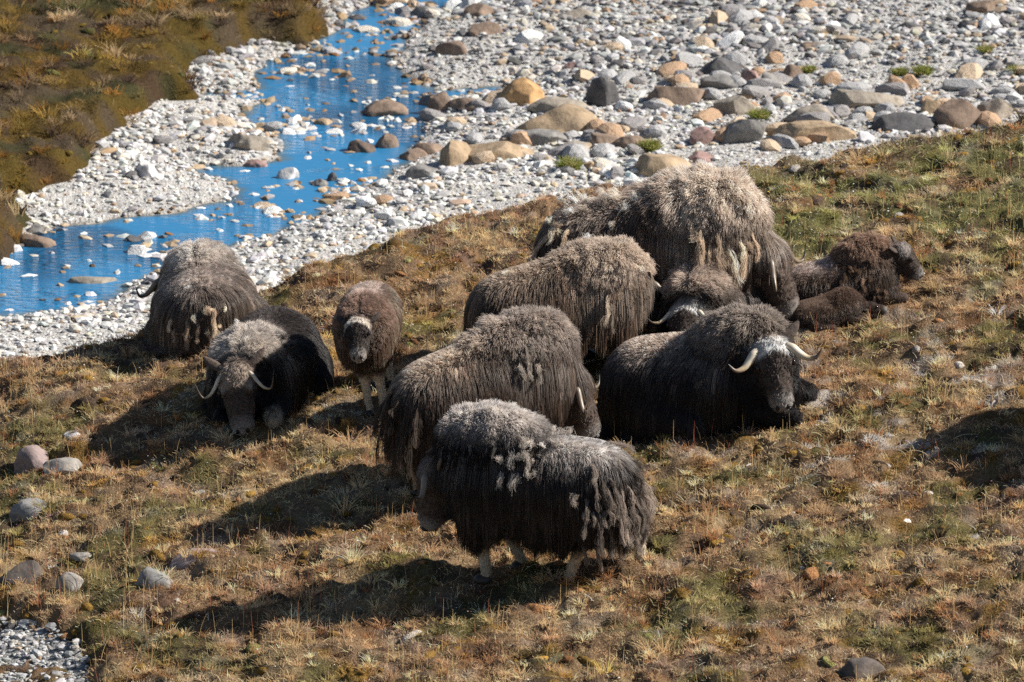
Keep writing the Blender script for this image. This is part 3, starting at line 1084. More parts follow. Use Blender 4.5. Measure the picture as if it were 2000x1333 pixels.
def clumped(B, P, Nn, fields, K, gdir, floor, g, n_guides, clump, curl, jit, off1, gjit=0.3):
    """strands that gather towards guide strands; fields() gives L, comb, lift, grav for roots"""
    gi = g.choice(len(P), min(n_guides, len(P)), replace=False)
    GP, GN = P[gi], Nn[gi]
    L, comb, lift, grav = fields(GP, GN)
    guides = grow(B, GP, GN, L * 1.03, K, comb, lift, grav, gdir, floor, g, gjit, 0.004, off1)
    if curl:
        t = np.linspace(0, 1, K)[None, :, None]
        ph = g.uniform(0, 6.28, (len(gi), 1, 1)); fr = g.uniform(1.2, 2.6, (len(gi), 1, 1))
        a = g.normal(0, 1, (len(gi), 1, 3)); b = g.normal(0, 1, (len(gi), 1, 3))
        guides = guides + curl * t * (np.sin(ph + fr * 6.28 * t) * a + np.cos(ph * 1.7 + fr * 5.1 * t) * b)
    k = nearest(P, GP)
    L, comb, lift, grav = fields(P, Nn)
    pts = grow(B, P, Nn, L * g.uniform(0.75, 1.08, len(P)), K, comb, lift, grav, gdir, floor, g, jit, 0.004, off1)
    t = np.linspace(0, 1, K)[None, :, None]
    w = clump * t ** 0.9 * g.uniform(0.55, 1.0, (len(P), 1, 1))
    tgt = guides[k] + (P - GP[k])[:, None, :] * (1 - t) * 1.0
    return pts + (tgt - pts) * w, k


def roots(V, F, n, weight, g, B):
    a, b, c, d = (V[F[:, i]] for i in range(4))
    ar = 0.5 * np.linalg.norm(np.cross(c - a, d - b), axis=1)
    w = ar * weight(0.25 * (a + b + c + d))
    w = np.clip(w, 0, None)
    if w.sum() <= 0 or n == 0:
        return np.zeros((0, 3)), np.zeros((0, 3))
    i = g.choice(len(F), n, p=w / w.sum())
    u, v = g.random((n, 1)), g.random((n, 1))
    P = (a[i] * (1 - u) + b[i] * u) * (1 - v) + (d[i] * (1 - u) + c[i] * u) * v
    _, gr = B.at(P)
    return P, gr


PAL = dict(saddle=(0.40, 0.34, 0.27), flank=(0.06, 0.045, 0.034), low=(0.014, 0.012, 0.011), mantle=(0.34, 0.28, 0.22),
           mantle_root=(0.20, 0.155, 0.115), face=(0.095, 0.070, 0.056), brow=(0.50, 0.47, 0.43), leg=(0.40, 0.33, 0.25), lip=(0.34, 0.32, 0.30))


def musk_ox(name, label, px, py, heading, scale, pose, o, pal=None, seed=1, cat='musk ox', group='musk ox herd', horns=1.0, n=(15000, 10000, 5000),
            sheds=(), calf=False, lift=0.0, coat_len=1.0, mantle_len=1.0, brow=0.6, at=None):
    g = np.random.default_rng(seed)
    n = (int(n[0] * 1.5), int(n[1] * 1.6), n[2])
    pal = {**PAL, **(pal or {})}
    pal = {k: np.array(v) for k, v in pal.items()}
    pal['mantle_root'] = np.maximum(pal['mantle_root'], pal['mantle'] * (0.35 if calf else 0.68))  # wool roots darker than the tips, shading painted into the colour
    for q in ('mantle', 'saddle', 'mantle_low'):
        if q in pal:
            pal[q] = pal[q] * np.array([1.0, 0.982, 1.02])
    pal.setdefault('mantle_low', pal['mantle'] * 0.6)
    loc = np.array(at) if at is not None else on_field(px, py, hill_smooth)
    e = 0.5
    nx = (hill_smooth(loc[0] + e, loc[1]) - hill_smooth(loc[0] - e, loc[1])) / (2 * e)
    ny = (hill_smooth(loc[0], loc[1] + e) - hill_smooth(loc[0], loc[1] - e)) / (2 * e)
    up = unit(np.array([-float(nx), -float(ny), 1.0]) * np.array([o.get('align', 1.0)] * 2 + [1.0]))
    fx = np.array([math.cos(R(heading)), math.sin(R(heading)), 0]); fx = unit(fx - up * (fx @ up))
    RM = np.stack([fx, np.cross(up, fx), up], 1)
    M4 = Matrix([[*(RM[i] * scale), loc[i]] for i in range(3)] + [[0, 0, 0, 1]])
    root = link(name, None)
    root.matrix_world = M4
    root.empty_display_size = 0.3
    tag(root, label, cat, group)
    gdir = RM.T @ np.array([0, 0, -1.0])

    hs = o.get('hs', 1.25)
    H = head_matrix(o['poll'], o['yaw'], o['pitch'], o.get('roll', 0), hs)
    o = dict(o); o['H'] = H
    B = Body()
    hoofs = standing(B, o) if pose == 'stand' else lying(B, o)
    add_head(B, H, hs, calf)
    B.bake(0.024)
    V, F = B.mesh()
    top_h = (1.36 if pose == 'stand' else 0.95) + 0.8 * o.get('hump', 0.0) + o.get('leg', 0.0)
    lie = pose != 'stand'
    Hi = np.linalg.inv(H)

    def hloc(P):
        return P @ Hi[:3, :3].T + Hi[:3, 3]

    def shade(P, Nn):
        """colours of the coat at surface points: root and tip"""
        w = B.regions(P)
        z = P[:, 2] / top_h
        nz = Nn[:, 2]
        w_head = w.get('head', 0) + w.get('muzzle', 0)
        w_m = w.get('hump', 0) + w.get('neck', 0) * sst(0.15, 0.5, nz + 0.7 * (z - 0.45)) + w.get('chest', 0) * sst(0.72, 0.95, z)
        q = hloc(P)
        face_zone = sst(-0.16, -0.04, q[:, 0]) * sst(0.30, 0.22, np.linalg.norm(q[:, 1:], axis=1))
        w_m = w_m * (1 - face_zone)
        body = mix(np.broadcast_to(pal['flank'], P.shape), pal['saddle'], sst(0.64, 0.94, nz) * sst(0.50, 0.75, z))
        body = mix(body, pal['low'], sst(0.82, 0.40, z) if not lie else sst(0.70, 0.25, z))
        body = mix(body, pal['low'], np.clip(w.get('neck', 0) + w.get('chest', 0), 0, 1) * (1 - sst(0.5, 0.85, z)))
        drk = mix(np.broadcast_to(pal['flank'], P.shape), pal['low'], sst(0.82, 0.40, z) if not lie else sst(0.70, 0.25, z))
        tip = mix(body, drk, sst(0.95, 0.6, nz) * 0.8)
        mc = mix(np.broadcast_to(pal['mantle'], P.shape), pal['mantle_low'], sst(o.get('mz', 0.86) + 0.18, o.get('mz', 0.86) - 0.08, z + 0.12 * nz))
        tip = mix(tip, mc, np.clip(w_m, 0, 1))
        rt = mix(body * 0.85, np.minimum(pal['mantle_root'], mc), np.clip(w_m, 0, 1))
        q = hloc(P)
        fc = np.broadcast_to(pal['face'], P.shape).copy()
        fc = mix(fc, pal['brow'], brow * sst(-0.07, -0.03, q[:, 0]) * sst(o.get('band', 0.085), o.get('band', 0.085) - 0.04, q[:, 0] - 0.35 * np.abs(q[:, 1])) * sst(-0.02, 0.04, q[:, 2]))
        fc = mix(fc, pal['lip'], w.get('muzzle', 0) * sst(0.33, 0.39, q[:, 0] / (0.9 if calf else 1.0)))
        lz = P[:, 2] - 0.8 * o.get('leg', 0.0)
        wl = w.get('leg', 0) * (sst(0.58, 0.30, lz) if not lie else 1.0)
        lg = mix(np.broadcast_to(pal['low'] * 1.6, P.shape), pal['leg'], sst(0.40, 0.24, lz) if not lie else o.get('paw', 0.0) * sst(0.70, 0.85, P[:, 0]) * sst(0.0, 0.1, P[:, 1] * o.get('pawside', 1)))
        tip = mix(mix(tip, fc, np.clip(w_head, 0, 1)), lg, np.clip(wl, 0, 1))
        rt = mix(mix(rt, fc, np.clip(w_head, 0, 1)), lg, np.clip(wl, 0, 1))
        return rt, tip, w, w_m, w_head, wl

    _, VN = B.at(V)
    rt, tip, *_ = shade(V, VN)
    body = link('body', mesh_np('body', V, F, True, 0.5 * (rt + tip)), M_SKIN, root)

    # long guard hair
    def coat_w(P):
        _, Nn = B.at(P)
        rt, tip, w, w_m, w_h, wl = shade(P, Nn)
        q = hloc(P)
        fz = sst(-0.20, -0.10, q[:, 0]) * sst(0.36, 0.28, np.linalg.norm(q[:, 1:], axis=1)) * sst(0.60, 0.5, q[:, 0])
        return np.clip(1 - w_m * 0.85 - w_h - wl, 0, 1) * sst(-0.95, -0.5, Nn[:, 2]) * (1 - fz)

    def coat_f(P, Nn):
        nz = Nn[:, 2]; z = P[:, 2] / top_h
        side = sst(0.92, 0.45, nz)
        ragged = 1 + 0.35 * noise(P[:, 0] * 9 + seed, P[:, 1] * 9 + P[:, 2] * 5, seed)
        L = (0.065 + 0.42 * side + (0.08 * sst(-0.2, -0.7, P[:, 0]) * side)) * coat_len * ragged
        L = L * (1 - 0.35 * sst(0.4, 0.1, z)) * (0.85 if lie else 1.0)
        if not lie:
            L = np.minimum(L, np.maximum(P[:, 2] - o.get('skirt', 0.38) - 0.05 * np.sin(P[:, 0] * 9) - 0.16 * noise(P[:, 0] * 7 + seed, P[:, 1] * 7, seed + 2), 0.08))
        back = np.stack([-0.18 - 0.75 * sst(0.6, 0.95, nz), np.sign(P[:, 1]) * 0.75 * sst(0.0, 0.12, np.abs(P[:, 1])), -1.0 * side - 0.1], -1)
        comb = unit(back - Nn * (back * Nn).sum(1, keepdims=True))
        return L, comb, 0.05 + 0.10 * sst(0.8, 0.98, nz), 0.20 + 0.40 * side

    def strand_cols(P, Nn, k, K, jit_c, jit_s, pale, gl):
        rt, tip, *_ = shade(P, Nn)
        ng = k.max() + 1 if len(k) else 1
        jc = np.exp(gl.normal(0, jit_c, ng))[k][:, None] * np.exp(gl.normal(0, jit_s, (len(P), 1)))
        pl = (gl.random(ng) < pale)[k][:, None]
        tip = np.where(pl, mix(tip, np.minimum(pal['flank'] * 2.6, 0.3), np.full(len(P), 0.6)), tip)
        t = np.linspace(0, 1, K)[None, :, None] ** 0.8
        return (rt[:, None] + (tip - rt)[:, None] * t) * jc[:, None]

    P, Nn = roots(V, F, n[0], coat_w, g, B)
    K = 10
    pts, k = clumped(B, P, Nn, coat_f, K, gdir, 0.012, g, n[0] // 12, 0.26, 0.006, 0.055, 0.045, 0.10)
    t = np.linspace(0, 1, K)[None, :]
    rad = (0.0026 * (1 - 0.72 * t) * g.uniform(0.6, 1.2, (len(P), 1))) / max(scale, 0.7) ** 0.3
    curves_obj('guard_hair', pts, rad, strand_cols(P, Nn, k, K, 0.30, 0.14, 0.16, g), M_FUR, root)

    # woolly mantle over hump, shoulders and neck
    def man_w(P):
        _, Nn = B.at(P)
        rt, tip, w, w_m, w_h, wl = shade(P, Nn)
        return np.clip(w_m - w_h, 0, 1)

    def man_f(P, Nn):
        nz = Nn[:, 2]
        L = (0.105 + 0.06 * sst(0.3, -0.3, nz)) * mantle_len * (1 + 0.75 * noise(P[:, 0] * 8 + seed, P[:, 1] * 6 + P[:, 2] * 6, seed + 5))
        back = np.stack([-0.35 * np.ones(len(P)), np.sign(P[:, 1]) * 0.3, -0.65 * np.ones(len(P))], -1)
        comb = unit(back - Nn * (back * Nn).sum(1, keepdims=True))
        return L, comb, 0.34 + 0.22 * sst(0.0, 0.8, nz), 0.10 + 0.16 * sst(0.5, -0.2, nz)

    P, Nn = roots(V, F, n[1], man_w, g, B)
    K = 6
    pts, k = clumped(B, P, Nn, man_f, K, gdir, 0.012, g, n[1] // 20, 0.45, 0.006, 0.13, 0.025, 0.26)
    t = np.linspace(0, 1, K)[None, :]
    rad = 0.0026 * (1 - 0.6 * t) * g.uniform(0.6, 1.2, (len(P), 1))
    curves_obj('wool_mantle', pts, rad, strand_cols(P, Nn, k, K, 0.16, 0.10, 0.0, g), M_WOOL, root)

    # short hair of face and legs
    def sh_w(P):
        _, Nn = B.at(P)
        rt, tip, w, w_m, w_h, wl = shade(P, Nn)
        q = hloc(P)
        fz = sst(-0.20, -0.10, q[:, 0]) * sst(0.36, 0.28, np.linalg.norm(q[:, 1:], axis=1)) * sst(0.60, 0.5, q[:, 0])
        for sg in (1, -1):
            fz = fz * (1 - np.exp(-((q - np.array([0.165, 0.135 * sg, 0.045])) ** 2).sum(1) / 0.035 ** 2))
            w_h = w_h * (1 - np.exp(-((q - np.array([0.165, 0.135 * sg, 0.045])) ** 2).sum(1) / 0.035 ** 2))
        return np.clip(np.maximum(w_h, fz) * 1.6 * (1 - 0.75 * w.get('muzzle', 0)) + wl * 0.7, 0, 2)

    def sh_f(P, Nn):
        q = hloc(P)
        onhead = (np.abs(q[:, 1]) < 0.25) & (q[:, 0] > -0.2) & (q[:, 0] < 0.55) & (np.abs(q[:, 2]) < 0.3)
        L = np.where(onhead, 0.020 + 0.022 * sst(0.16, 0.0, q[:, 0]) + 0.055 * sst(-0.05, -0.14, q[:, 2]) * sst(0.40, 0.25, q[:, 0]), 0.024)
        dirn = np.where(onhead[:, None], (H[:3, 0] * 0.7)[None] + np.array([0, 0, -0.5])[None], np.array([[0, 0, -1.0]]))
        comb = unit(dirn - Nn * (dirn * Nn).sum(1, keepdims=True))
        return L, comb, np.where(onhead, 0.45, 0.3), np.full(len(P), 0.12)

    P, Nn = roots(V, F, n[2], sh_w, g, B)
    K = 4
    pts, k = clumped(B, P, Nn, sh_f, K, gdir, 0.005, g, n[2] // 10, 0.5, 0.004, 0.2, 0.008, 0.3)
    t = np.linspace(0, 1, K)[None, :]
    rad = 0.0030 * (1 - 0.6 * t) * g.uniform(0.6, 1.2, (len(P), 1))
    curves_obj('short_hair', pts, rad, strand_cols(P, Nn, k, K, 0.25, 0.2, 0.0, g), M_FUR, root)

    # loose locks of shed under-wool
    for (cx, cy, cz, spread, nl, ln, colr, lf) in sheds:
        wt = lambda P: np.exp(-((P - np.array([cx, cy, cz])) ** 2).sum(1) / (spread ** 2)) * (coat_w(P) + man_w(P) + 0.05)

        def sf(P, Nn):
            back = np.stack([np.full(len(P), -0.25), np.zeros(len(P)), np.full(len(P), -1.0)], -1)
            comb = unit(back - Nn * (back * Nn).sum(1, keepdims=True))
            return np.full(len(P), ln), comb, np.full(len(P), lf), np.full(len(P), 0.30)
        GP, GN = roots(V, F, nl, wt, g, B)
        per = 42
        P = np.repeat(GP, per, 0) + g.normal(0, 0.012, (nl * per, 3)); Nn = np.repeat(GN, per, 0)
        K = 8
        Ls, comb, lf_, gv = sf(GP, GN)
        gd = grow(B, GP, GN, Ls * g.uniform(0.3, 1.3, nl), K, comb, lf_, gv, gdir, 0.012, g, 0.18, 0.03, 0.085)
        tt = np.linspace(0, 1, K)[None, :, None]
        gd = gd + 0.018 * tt * np.sin(g.uniform(0, 6.28, (nl, 1, 3)) + tt * 7.0 * g.uniform(0.6, 1.4, (nl, 1, 1)))
        wid = 0.019 * (1 - 0.1 * tt) * g.uniform(0.6, 1.4, (nl, 1, 1))
        wid = np.repeat(wid * (1 + 0.35 * np.sin(tt * 16 + g.uniform(0, 6.28, (nl, 1, 1)))), per, 0)
        of = unit(g.normal(0, 1, (nl * per, 1, 3))) * g.random((nl * per, 1, 1)) ** 0.5
        tw = np.cumsum(g.normal(0, 0.22, (nl * per, K, 3)), 1)
        pts = np.repeat(gd, per, 0) + (of + tw) * wid
        cc = np.array(colr)[None, None] * np.repeat(np.exp(g.normal(-0.1, 0.38, (nl, 1, 1))), per, 0) * np.exp(g.normal(0, 0.15, (nl * per, 1, 1)))
        curves_obj('shed_wool', pts, np.broadcast_to(0.0016 * (1 - 0.5 * tt[..., 0]), pts.shape[:2]), np.broadcast_to(cc, pts.shape), M_WOOL, root)

    # face parts
    fs = 0.90 if calf else 1.0
    A3 = H[:3, :3]
    for sg in (1, -1):
        Vb, Fb = blob(hp(H, (0.165, 0.134 * sg, 0.048)), (0.025, 0.017, 0.023), A3)
        link('eye', mesh_np('eye', Vb, Fb), M_EYE, root)
        Vb, Fb = blob(hp(H, (0.462 * fs, 0.038 * sg, -0.035)), (0.018, 0.017, 0.030), A3)
        link('nostril', mesh_np('nostril', Vb, Fb), M_NOSTRIL, root)
        # ear: a cupped leaf pointing out and a little down
        er = o.get('ear', 1.0)
        pa = [hp(H, q) for q in ((-0.035, 0.10 * sg, -0.01), (-0.075, 0.155 * sg, -0.01), (-0.115, 0.200 * sg, -0.005), (-0.155, 0.235 * sg, 0.0))]
        Ve, Fe, te = tube(pa, [0.030 * hs * er, 0.044 * hs * er, 0.036 * hs * er, 0.006 * hs], 10)
        mid = H[:3, 2] / hs
        cen = np.mean(pa, 0)
        q = (Ve - cen) @ mid
        Ve = Ve - np.outer(q * 0.62, mid)
        quads = Fe[Fe[:, 2] != Fe[:, 3]]; tris = Fe[Fe[:, 2] == Fe[:, 3]][:, :3]
        F3 = np.vstack([quads[:, [0, 1, 2]], quads[:, [0, 2, 3]], tris])
        link('ear', mesh_np('ear', Ve, F3, True, np.broadcast_to(pal['face'] * 1.3, Ve.shape)), M_SKIN, root)
    Vb, Fb = blob(hp(H, (0.450 * fs, 0, -0.112)), (0.024, 0.056, 0.008), A3)
    link('mouth', mesh_np('mouth', Vb, Fb), M_NOSTRIL, root)
    if horns > 0:
        hk = o.get('hook', 0.0)
        cols = [(0.40, 0.34, 0.26), (0.62, 0.54, 0.42), (0.66, 0.58, 0.45), (0.55, 0.42, 0.26), (0.16, 0.11, 0.08), (0.05, 0.04, 0.035)] if not o.get('darkhorn') else \
               [(0.12, 0.10, 0.08), (0.20, 0.16, 0.12), (0.22, 0.17, 0.12), (0.20, 0.15, 0.10), (0.10, 0.08, 0.06), (0.03, 0.025, 0.02)]
        for sg in (1, -1):
            dp = o.get('drop', 0.8)
            path = [(0.030, 0.105, 0.060), (0.055 + 0.02 * dp, 0.145, 0.065), (0.095 + 0.06 * dp, 0.190, 0.055), (0.13 + 0.085 * dp, 0.240, 0.055), (0.14 + 0.085 * dp, 0.300, 0.075), (0.11 + 0.06 * dp - 0.05 * hk, 0.345, 0.105 + 0.03 * hk)]
            path = [hp(H, (p[0] * (0.6 + 0.4 * horns), p[1] * (0.75 + 0.25 * horns) * sg, p[2])) for p in path]
            rr = np.array([0.024, 0.032, 0.028, 0.022, 0.014, 0.003]) * o.get('hthick', 1.0) * hs * (0.45 + 0.55 * horns)
            link('horn', tube_mesh('horn', path, rr, cols, 12), M_HORN, root)
    # hooves
    for (hx, hy) in hoofs:
        Vh, Fh = ico(3)
        Vh = Vh * np.array([0.085, 0.068, 0.055])
        Vh[:, 2] = np.clip(Vh[:, 2], -0.035, 0.05)
        Vh[:, 1] += np.where(Vh[:, 0] > 0, np.sign(Vh[:, 1]) * 0.010 * Vh[:, 0] / 0.08, 0)
        Vh = Vh + np.array([hx + 0.02, hy, 0.030])
        link('hoof', mesh_np('hoof', Vh, Fh), M_HOOF, root)
    #TEST
    return root
# ------------------------------------------------------------------ the herd
SHED = (0.46, 0.36, 0.27)
GREY = (0.50, 0.44, 0.38)
musk_ox('musk_ox', 'shaggy musk ox walking left in front of all the others', 1050, 1128, 165, 0.87, 'stand',
        dict(leg=0.03, skirt=0.41, poll=(0.86, 0.04, 1.02), yaw=12, pitch=72, stride=(0.0, -0.24, 0.36, -0.20), hump=0.16, align=0.40, mz=0.97, darkhorn=1, hook=0.0, drop=0.3, hthick=0.8),
        dict(mantle=(0.48, 0.44, 0.39), mantle_low=(0.020, 0.017, 0.016), mantle_root=(0.12, 0.10, 0.085), saddle=(0.58, 0.54, 0.48), flank=(0.040, 0.029, 0.023), low=(0.010, 0.009, 0.010)), 11, n=(26000, 15000, 5000), brow=0.2,
        sheds=((-0.80, 0.20, 0.75, 0.25, 64, 0.34, (0.20, 0.165, 0.138), 0.2), (0.05, 0.15, 1.22, 0.20, 26, 0.15, (0.32, 0.285, 0.25), 0.4)))
musk_ox('musk_ox', 'standing musk ox grazing head down, just behind the foremost one', 978, 932, 30, 0.91, 'stand',
        dict(poll=(0.74, -0.12, 0.74), yaw=-40, pitch=68, stride=(0.05, -0.05, -0.05, 0.08), hump=0.02, skirt=0.46, hthick=0.7, darkhorn=1),
        dict(mantle=(0.31, 0.268, 0.225), mantle_low=(0.16, 0.138, 0.118), mantle_root=(0.085, 0.07, 0.058), saddle=(0.48, 0.40, 0.31), flank=(0.068, 0.046, 0.034), low=(0.017, 0.013, 0.012)), 12, n=(26000, 14000, 4500),
        sheds=((0.30, -0.22, 1.10, 0.12, 12, 0.18, (0.20, 0.175, 0.15), 0.35), (-0.95, -0.10, 0.72, 0.28, 30, 0.45, (0.075, 0.058, 0.046), 0.15)))
musk_ox('musk_ox', 'standing brown musk ox with pale cape in front of the largest bull', 1124, 750, 12, 0.85, 'stand',
        dict(mz=0.72, poll=(0.72, 0.05, 0.90), yaw=38, pitch=64, hump=-0.05, hthick=0.7, darkhorn=1),
        dict(mantle=(0.40, 0.342, 0.275), mantle_low=(0.30, 0.25, 0.195), mantle_root=(0.17, 0.135, 0.10), saddle=(0.38, 0.31, 0.235), flank=(0.125, 0.083, 0.057), low=(0.042, 0.030, 0.024)), 13, n=(20000, 11000, 3500),
        sheds=((0.42, -0.36, 0.95, 0.05, 2, 0.40, (0.30, 0.25, 0.20), 0.2),))
musk_ox('musk_ox', 'largest musk ox bull with a thick tan mane, head lowered at the back', 1306, 668, -4, 1.03, 'stand',
        dict(mz=0.75, poll=(0.88, -0.06, 0.72), yaw=-16, pitch=68, hump=-0.03, hook=0.8, wide=1.05, hthick=0.62, darkhorn=1),
        dict(mantle=(0.48, 0.415, 0.34), mantle_low=(0.33, 0.28, 0.22), mantle_root=(0.19, 0.15, 0.11), saddle=(0.36, 0.30, 0.24), flank=(0.075, 0.050, 0.037), low=(0.040, 0.028, 0.023)), 14,
        n=(24000, 17000, 4000), mantle_len=1.25, brow=0.3,
        sheds=((0.42, -0.36, 0.98, 0.10, 12, 0.26, SHED, 0.35), (0.66, -0.30, 0.80, 0.10, 8, 0.24, SHED, 0.3), (-0.45, 0.0, 1.25, 0.28, 26, 0.10, (0.58, 0.50, 0.42), 0.6), (-0.75, -0.25, 1.05, 0.12, 9, 0.16, SHED, 0.4)))
musk_ox('musk_ox', 'musk ox lying face on with a white brow band and drooping muzzle', 1402, 672, -112, 0.80, 'lie',
        dict(poll=(0.70, -0.02, 0.60), yaw=12, pitch=28, hump=0.03, drop=0.4, band=0.07, hthick=0.8, hs=1.25),
        dict(mantle=(0.38, 0.32, 0.26), mantle_root=(0.12, 0.09, 0.07), saddle=(0.46, 0.38, 0.30), flank=(0.045, 0.034, 0.028), low=(0.012, 0.010, 0.010), face=(0.06, 0.046, 0.038), brow=(0.60, 0.59, 0.56)), 15, n=(11000, 10000, 5000), brow=1.0, horns=0.55, mantle_len=1.15)
musk_ox('musk_ox', 'lying black musk ox with white curved horns and white brow', 1398, 818, -16, 0.89, 'lie',
        dict(poll=(0.66, -0.18, 0.76), yaw=-66, pitch=54, hump=0.06, hook=0.2, drop=0.25),
        dict(mantle=(0.25, 0.215, 0.178), mantle_root=(0.08, 0.066, 0.056), saddle=(0.50, 0.42, 0.34), flank=(0.036, 0.028, 0.024), low=(0.011, 0.010, 0.010), face=(0.070, 0.054, 0.046), brow=(0.56, 0.55, 0.53)), 16,
        n=(22000, 10000, 7000), brow=1.0)
musk_ox('musk_ox', 'lying musk ox facing us, muzzle in the grass, thin upturned horns', 524, 784, -102, 0.82, 'lie',
        dict(poll=(0.86, -0.02, 0.66), yaw=10, pitch=54, roll=0, hump=-0.12, wide=1.04, hs=1.34, ear=0.85, hook=1.5, drop=1.0, hthick=0.62, paw=0.9, pawside=1, band=0.16, fore=(0.06, -0.1)),
        dict(mantle=(0.42, 0.38, 0.325), mantle_root=(0.12, 0.10, 0.085), saddle=(0.09, 0.075, 0.065), flank=(0.022, 0.019, 0.018), low=(0.010, 0.010, 0.012), face=(0.090, 0.068, 0.055), brow=(0.32, 0.26, 0.21)), 17,
        n=(14000, 9000, 8000), brow=0.8, horns=0.55, sheds=((0.30, 0.28, 0.66, 0.12, 16, 0.16, (0.06, 0.05, 0.045), 0.5),))
musk_ox('musk_ox_calf', 'young brown calf standing face on with pale legs and white forehead', 742, 788, -94, 0.61, 'stand',
        dict(poll=(0.82, -0.03, 1.44), yaw=-2, pitch=34, neckr=0.24, leg=0.32, hs=1.24, band=0.06, hump=-0.08, ear=1.3, wide=1.04, legw=0.50, skirt=0.72),
        dict(mantle=(0.25, 0.175, 0.130), mantle_root=(0.11, 0.078, 0.058), saddle=(0.44, 0.36, 0.30), flank=(0.16, 0.110, 0.080), low=(0.060, 0.037, 0.028),
             face=(0.045, 0.036, 0.032), brow=(0.62, 0.56, 0.48), leg=(0.60, 0.49, 0.36), lip=(0.45, 0.40, 0.36)), 18, 'musk ox calf', 'musk ox herd', 0.0, (9000, 9000, 7000),
        calf=True, coat_len=0.42, mantle_len=0.8, brow=0.85)
musk_ox('musk_ox', 'lying musk ox seen from behind beside the gravel shore', 410, 640, 92, 0.72, 'lie',
        dict(poll=(0.74, 0.36, 0.50), yaw=42, pitch=45, hump=-0.04, wide=1.22, hook=1.0, darkhorn=1),
        dict(mantle=(0.46, 0.42, 0.365), saddle=(0.38, 0.33, 0.28), flank=(0.115, 0.088, 0.070), low=(0.048, 0.038, 0.032)), 19, n=(20000, 9000, 3000), coat_len=1.15,
        sheds=((-0.80, -0.05, 0.22, 0.22, 34, 0.20, SHED, 0.5), (-0.75, 0.22, 0.15, 0.2, 16, 0.24, SHED, 0.35)))
musk_ox('musk_ox_calf', 'curly dark brown yearling lying at the crest, head turned to the right', 1655, 600, 8, 0.56, 'lie',
        dict(poll=(0.88, -0.05, 0.78), yaw=-14, pitch=52, hump=0.08, hs=1.25, ear=1.2),
        dict(mantle=(0.27, 0.19, 0.135), mantle_root=(0.07, 0.048, 0.036), saddle=(0.40, 0.33, 0.28), flank=(0.11, 0.078, 0.058), low=(0.050, 0.036, 0.029),
             face=(0.065, 0.050, 0.042), brow=(0.40, 0.36, 0.33)), 20, 'musk ox calf', 'musk ox herd', 0.0, (10000, 11000, 4000), calf=True, coat_len=0.45, mantle_len=1.0, brow=0.5,
        sheds=((0.1, -0.3, 0.5, 0.3, 26, 0.13, (0.15, 0.10, 0.07), 0.5),))
musk_ox('musk_ox_calf', 'small dark calf asleep flat in the grass below the curly yearling', 1622, 638, 14, 0.35, 'lie',
        dict(poll=(0.98, -0.05, 0.30), yaw=-5, pitch=12, hump=-0.16, hs=1.1, wide=1.0, ear=1.2),
        dict(mantle=(0.13, 0.088, 0.064), mantle_root=(0.07, 0.047, 0.036), saddle=(0.15, 0.105, 0.075), flank=(0.10, 0.068, 0.050), low=(0.038, 0.027, 0.022),
             face=(0.045, 0.032, 0.026), brow=(0.08, 0.06, 0.05)), 21, 'musk ox calf', 'musk ox herd', 0.0, (9000, 7000, 3000), calf=True, coat_len=0.22, mantle_len=0.5, brow=0.2)
musk_ox('musk_ox', 'musk ox standing beyond the right border, only its shadow in view', 0, 0, 100, 0.92, 'stand',
        dict(poll=(0.84, 0.04, 1.00), yaw=12, pitch=70, hump=0.02), None, 31, n=(9000, 5000, 2000), at=(5.55, -4.1, float(hill_smooth(5.55, -4.1))))
# ------------------------------------------------------------------ plant cover
def blades(x, y, zf, L, lean, col, g, radius, K=4, tipfac=1.1, droop=0.5, sink=0.01, wind=(0.0, 0.0)):
    n = len(x)
    a = g.uniform(0, 2 * np.pi, n)
    dx, dy = np.cos(a) * lean + wind[0], np.sin(a) * lean + wind[1]
    t = np.linspace(0, 1, K)[None, :]
    hx = dx[:, None] * L[:, None] * (t * (1 - droop) + droop * t * t)
    hy = dy[:, None] * L[:, None] * (t * (1 - droop) + droop * t * t)
    hz = L[:, None] * (t - 0.35 * np.clip(lean, 0, 1.3)[:, None] * t * t)
    P = np.stack([x[:, None] + hx, y[:, None] + hy, (zf(x, y) - sink)[:, None] + hz], -1)
    rad = radius[:, None] * (1.0 - 0.7 * t)
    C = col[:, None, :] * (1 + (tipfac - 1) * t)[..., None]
    return P, rad, np.broadcast_to(C, P.shape)


def in_view(x, y, m=0.8):
    return np.abs(x) < 4.36 * (1 + (y + 0.0) / 62.0) + m


g = np.random.default_rng(5)


def on_hill(x, y, m=0.3):
    return in_view(x, y) & (y < edge_y(x) + m + 0.25 * noise(x * 2, y * 2, 3)) & (gully_d(x, y) > -0.02)


def plant_mix(x, y, g):
    """cover colour with the odd plant of another kind"""
    c = tundra(x, y)
    u = g.random(len(x))[:, None]
    return np.where(u < 0.15, C_STRAW * 1.15, np.where(u < 0.24, C_RUST, np.where(u < 0.34, C_SOIL * 1.5, np.where(u < 0.35, C_STRAW * 1.2, c))))


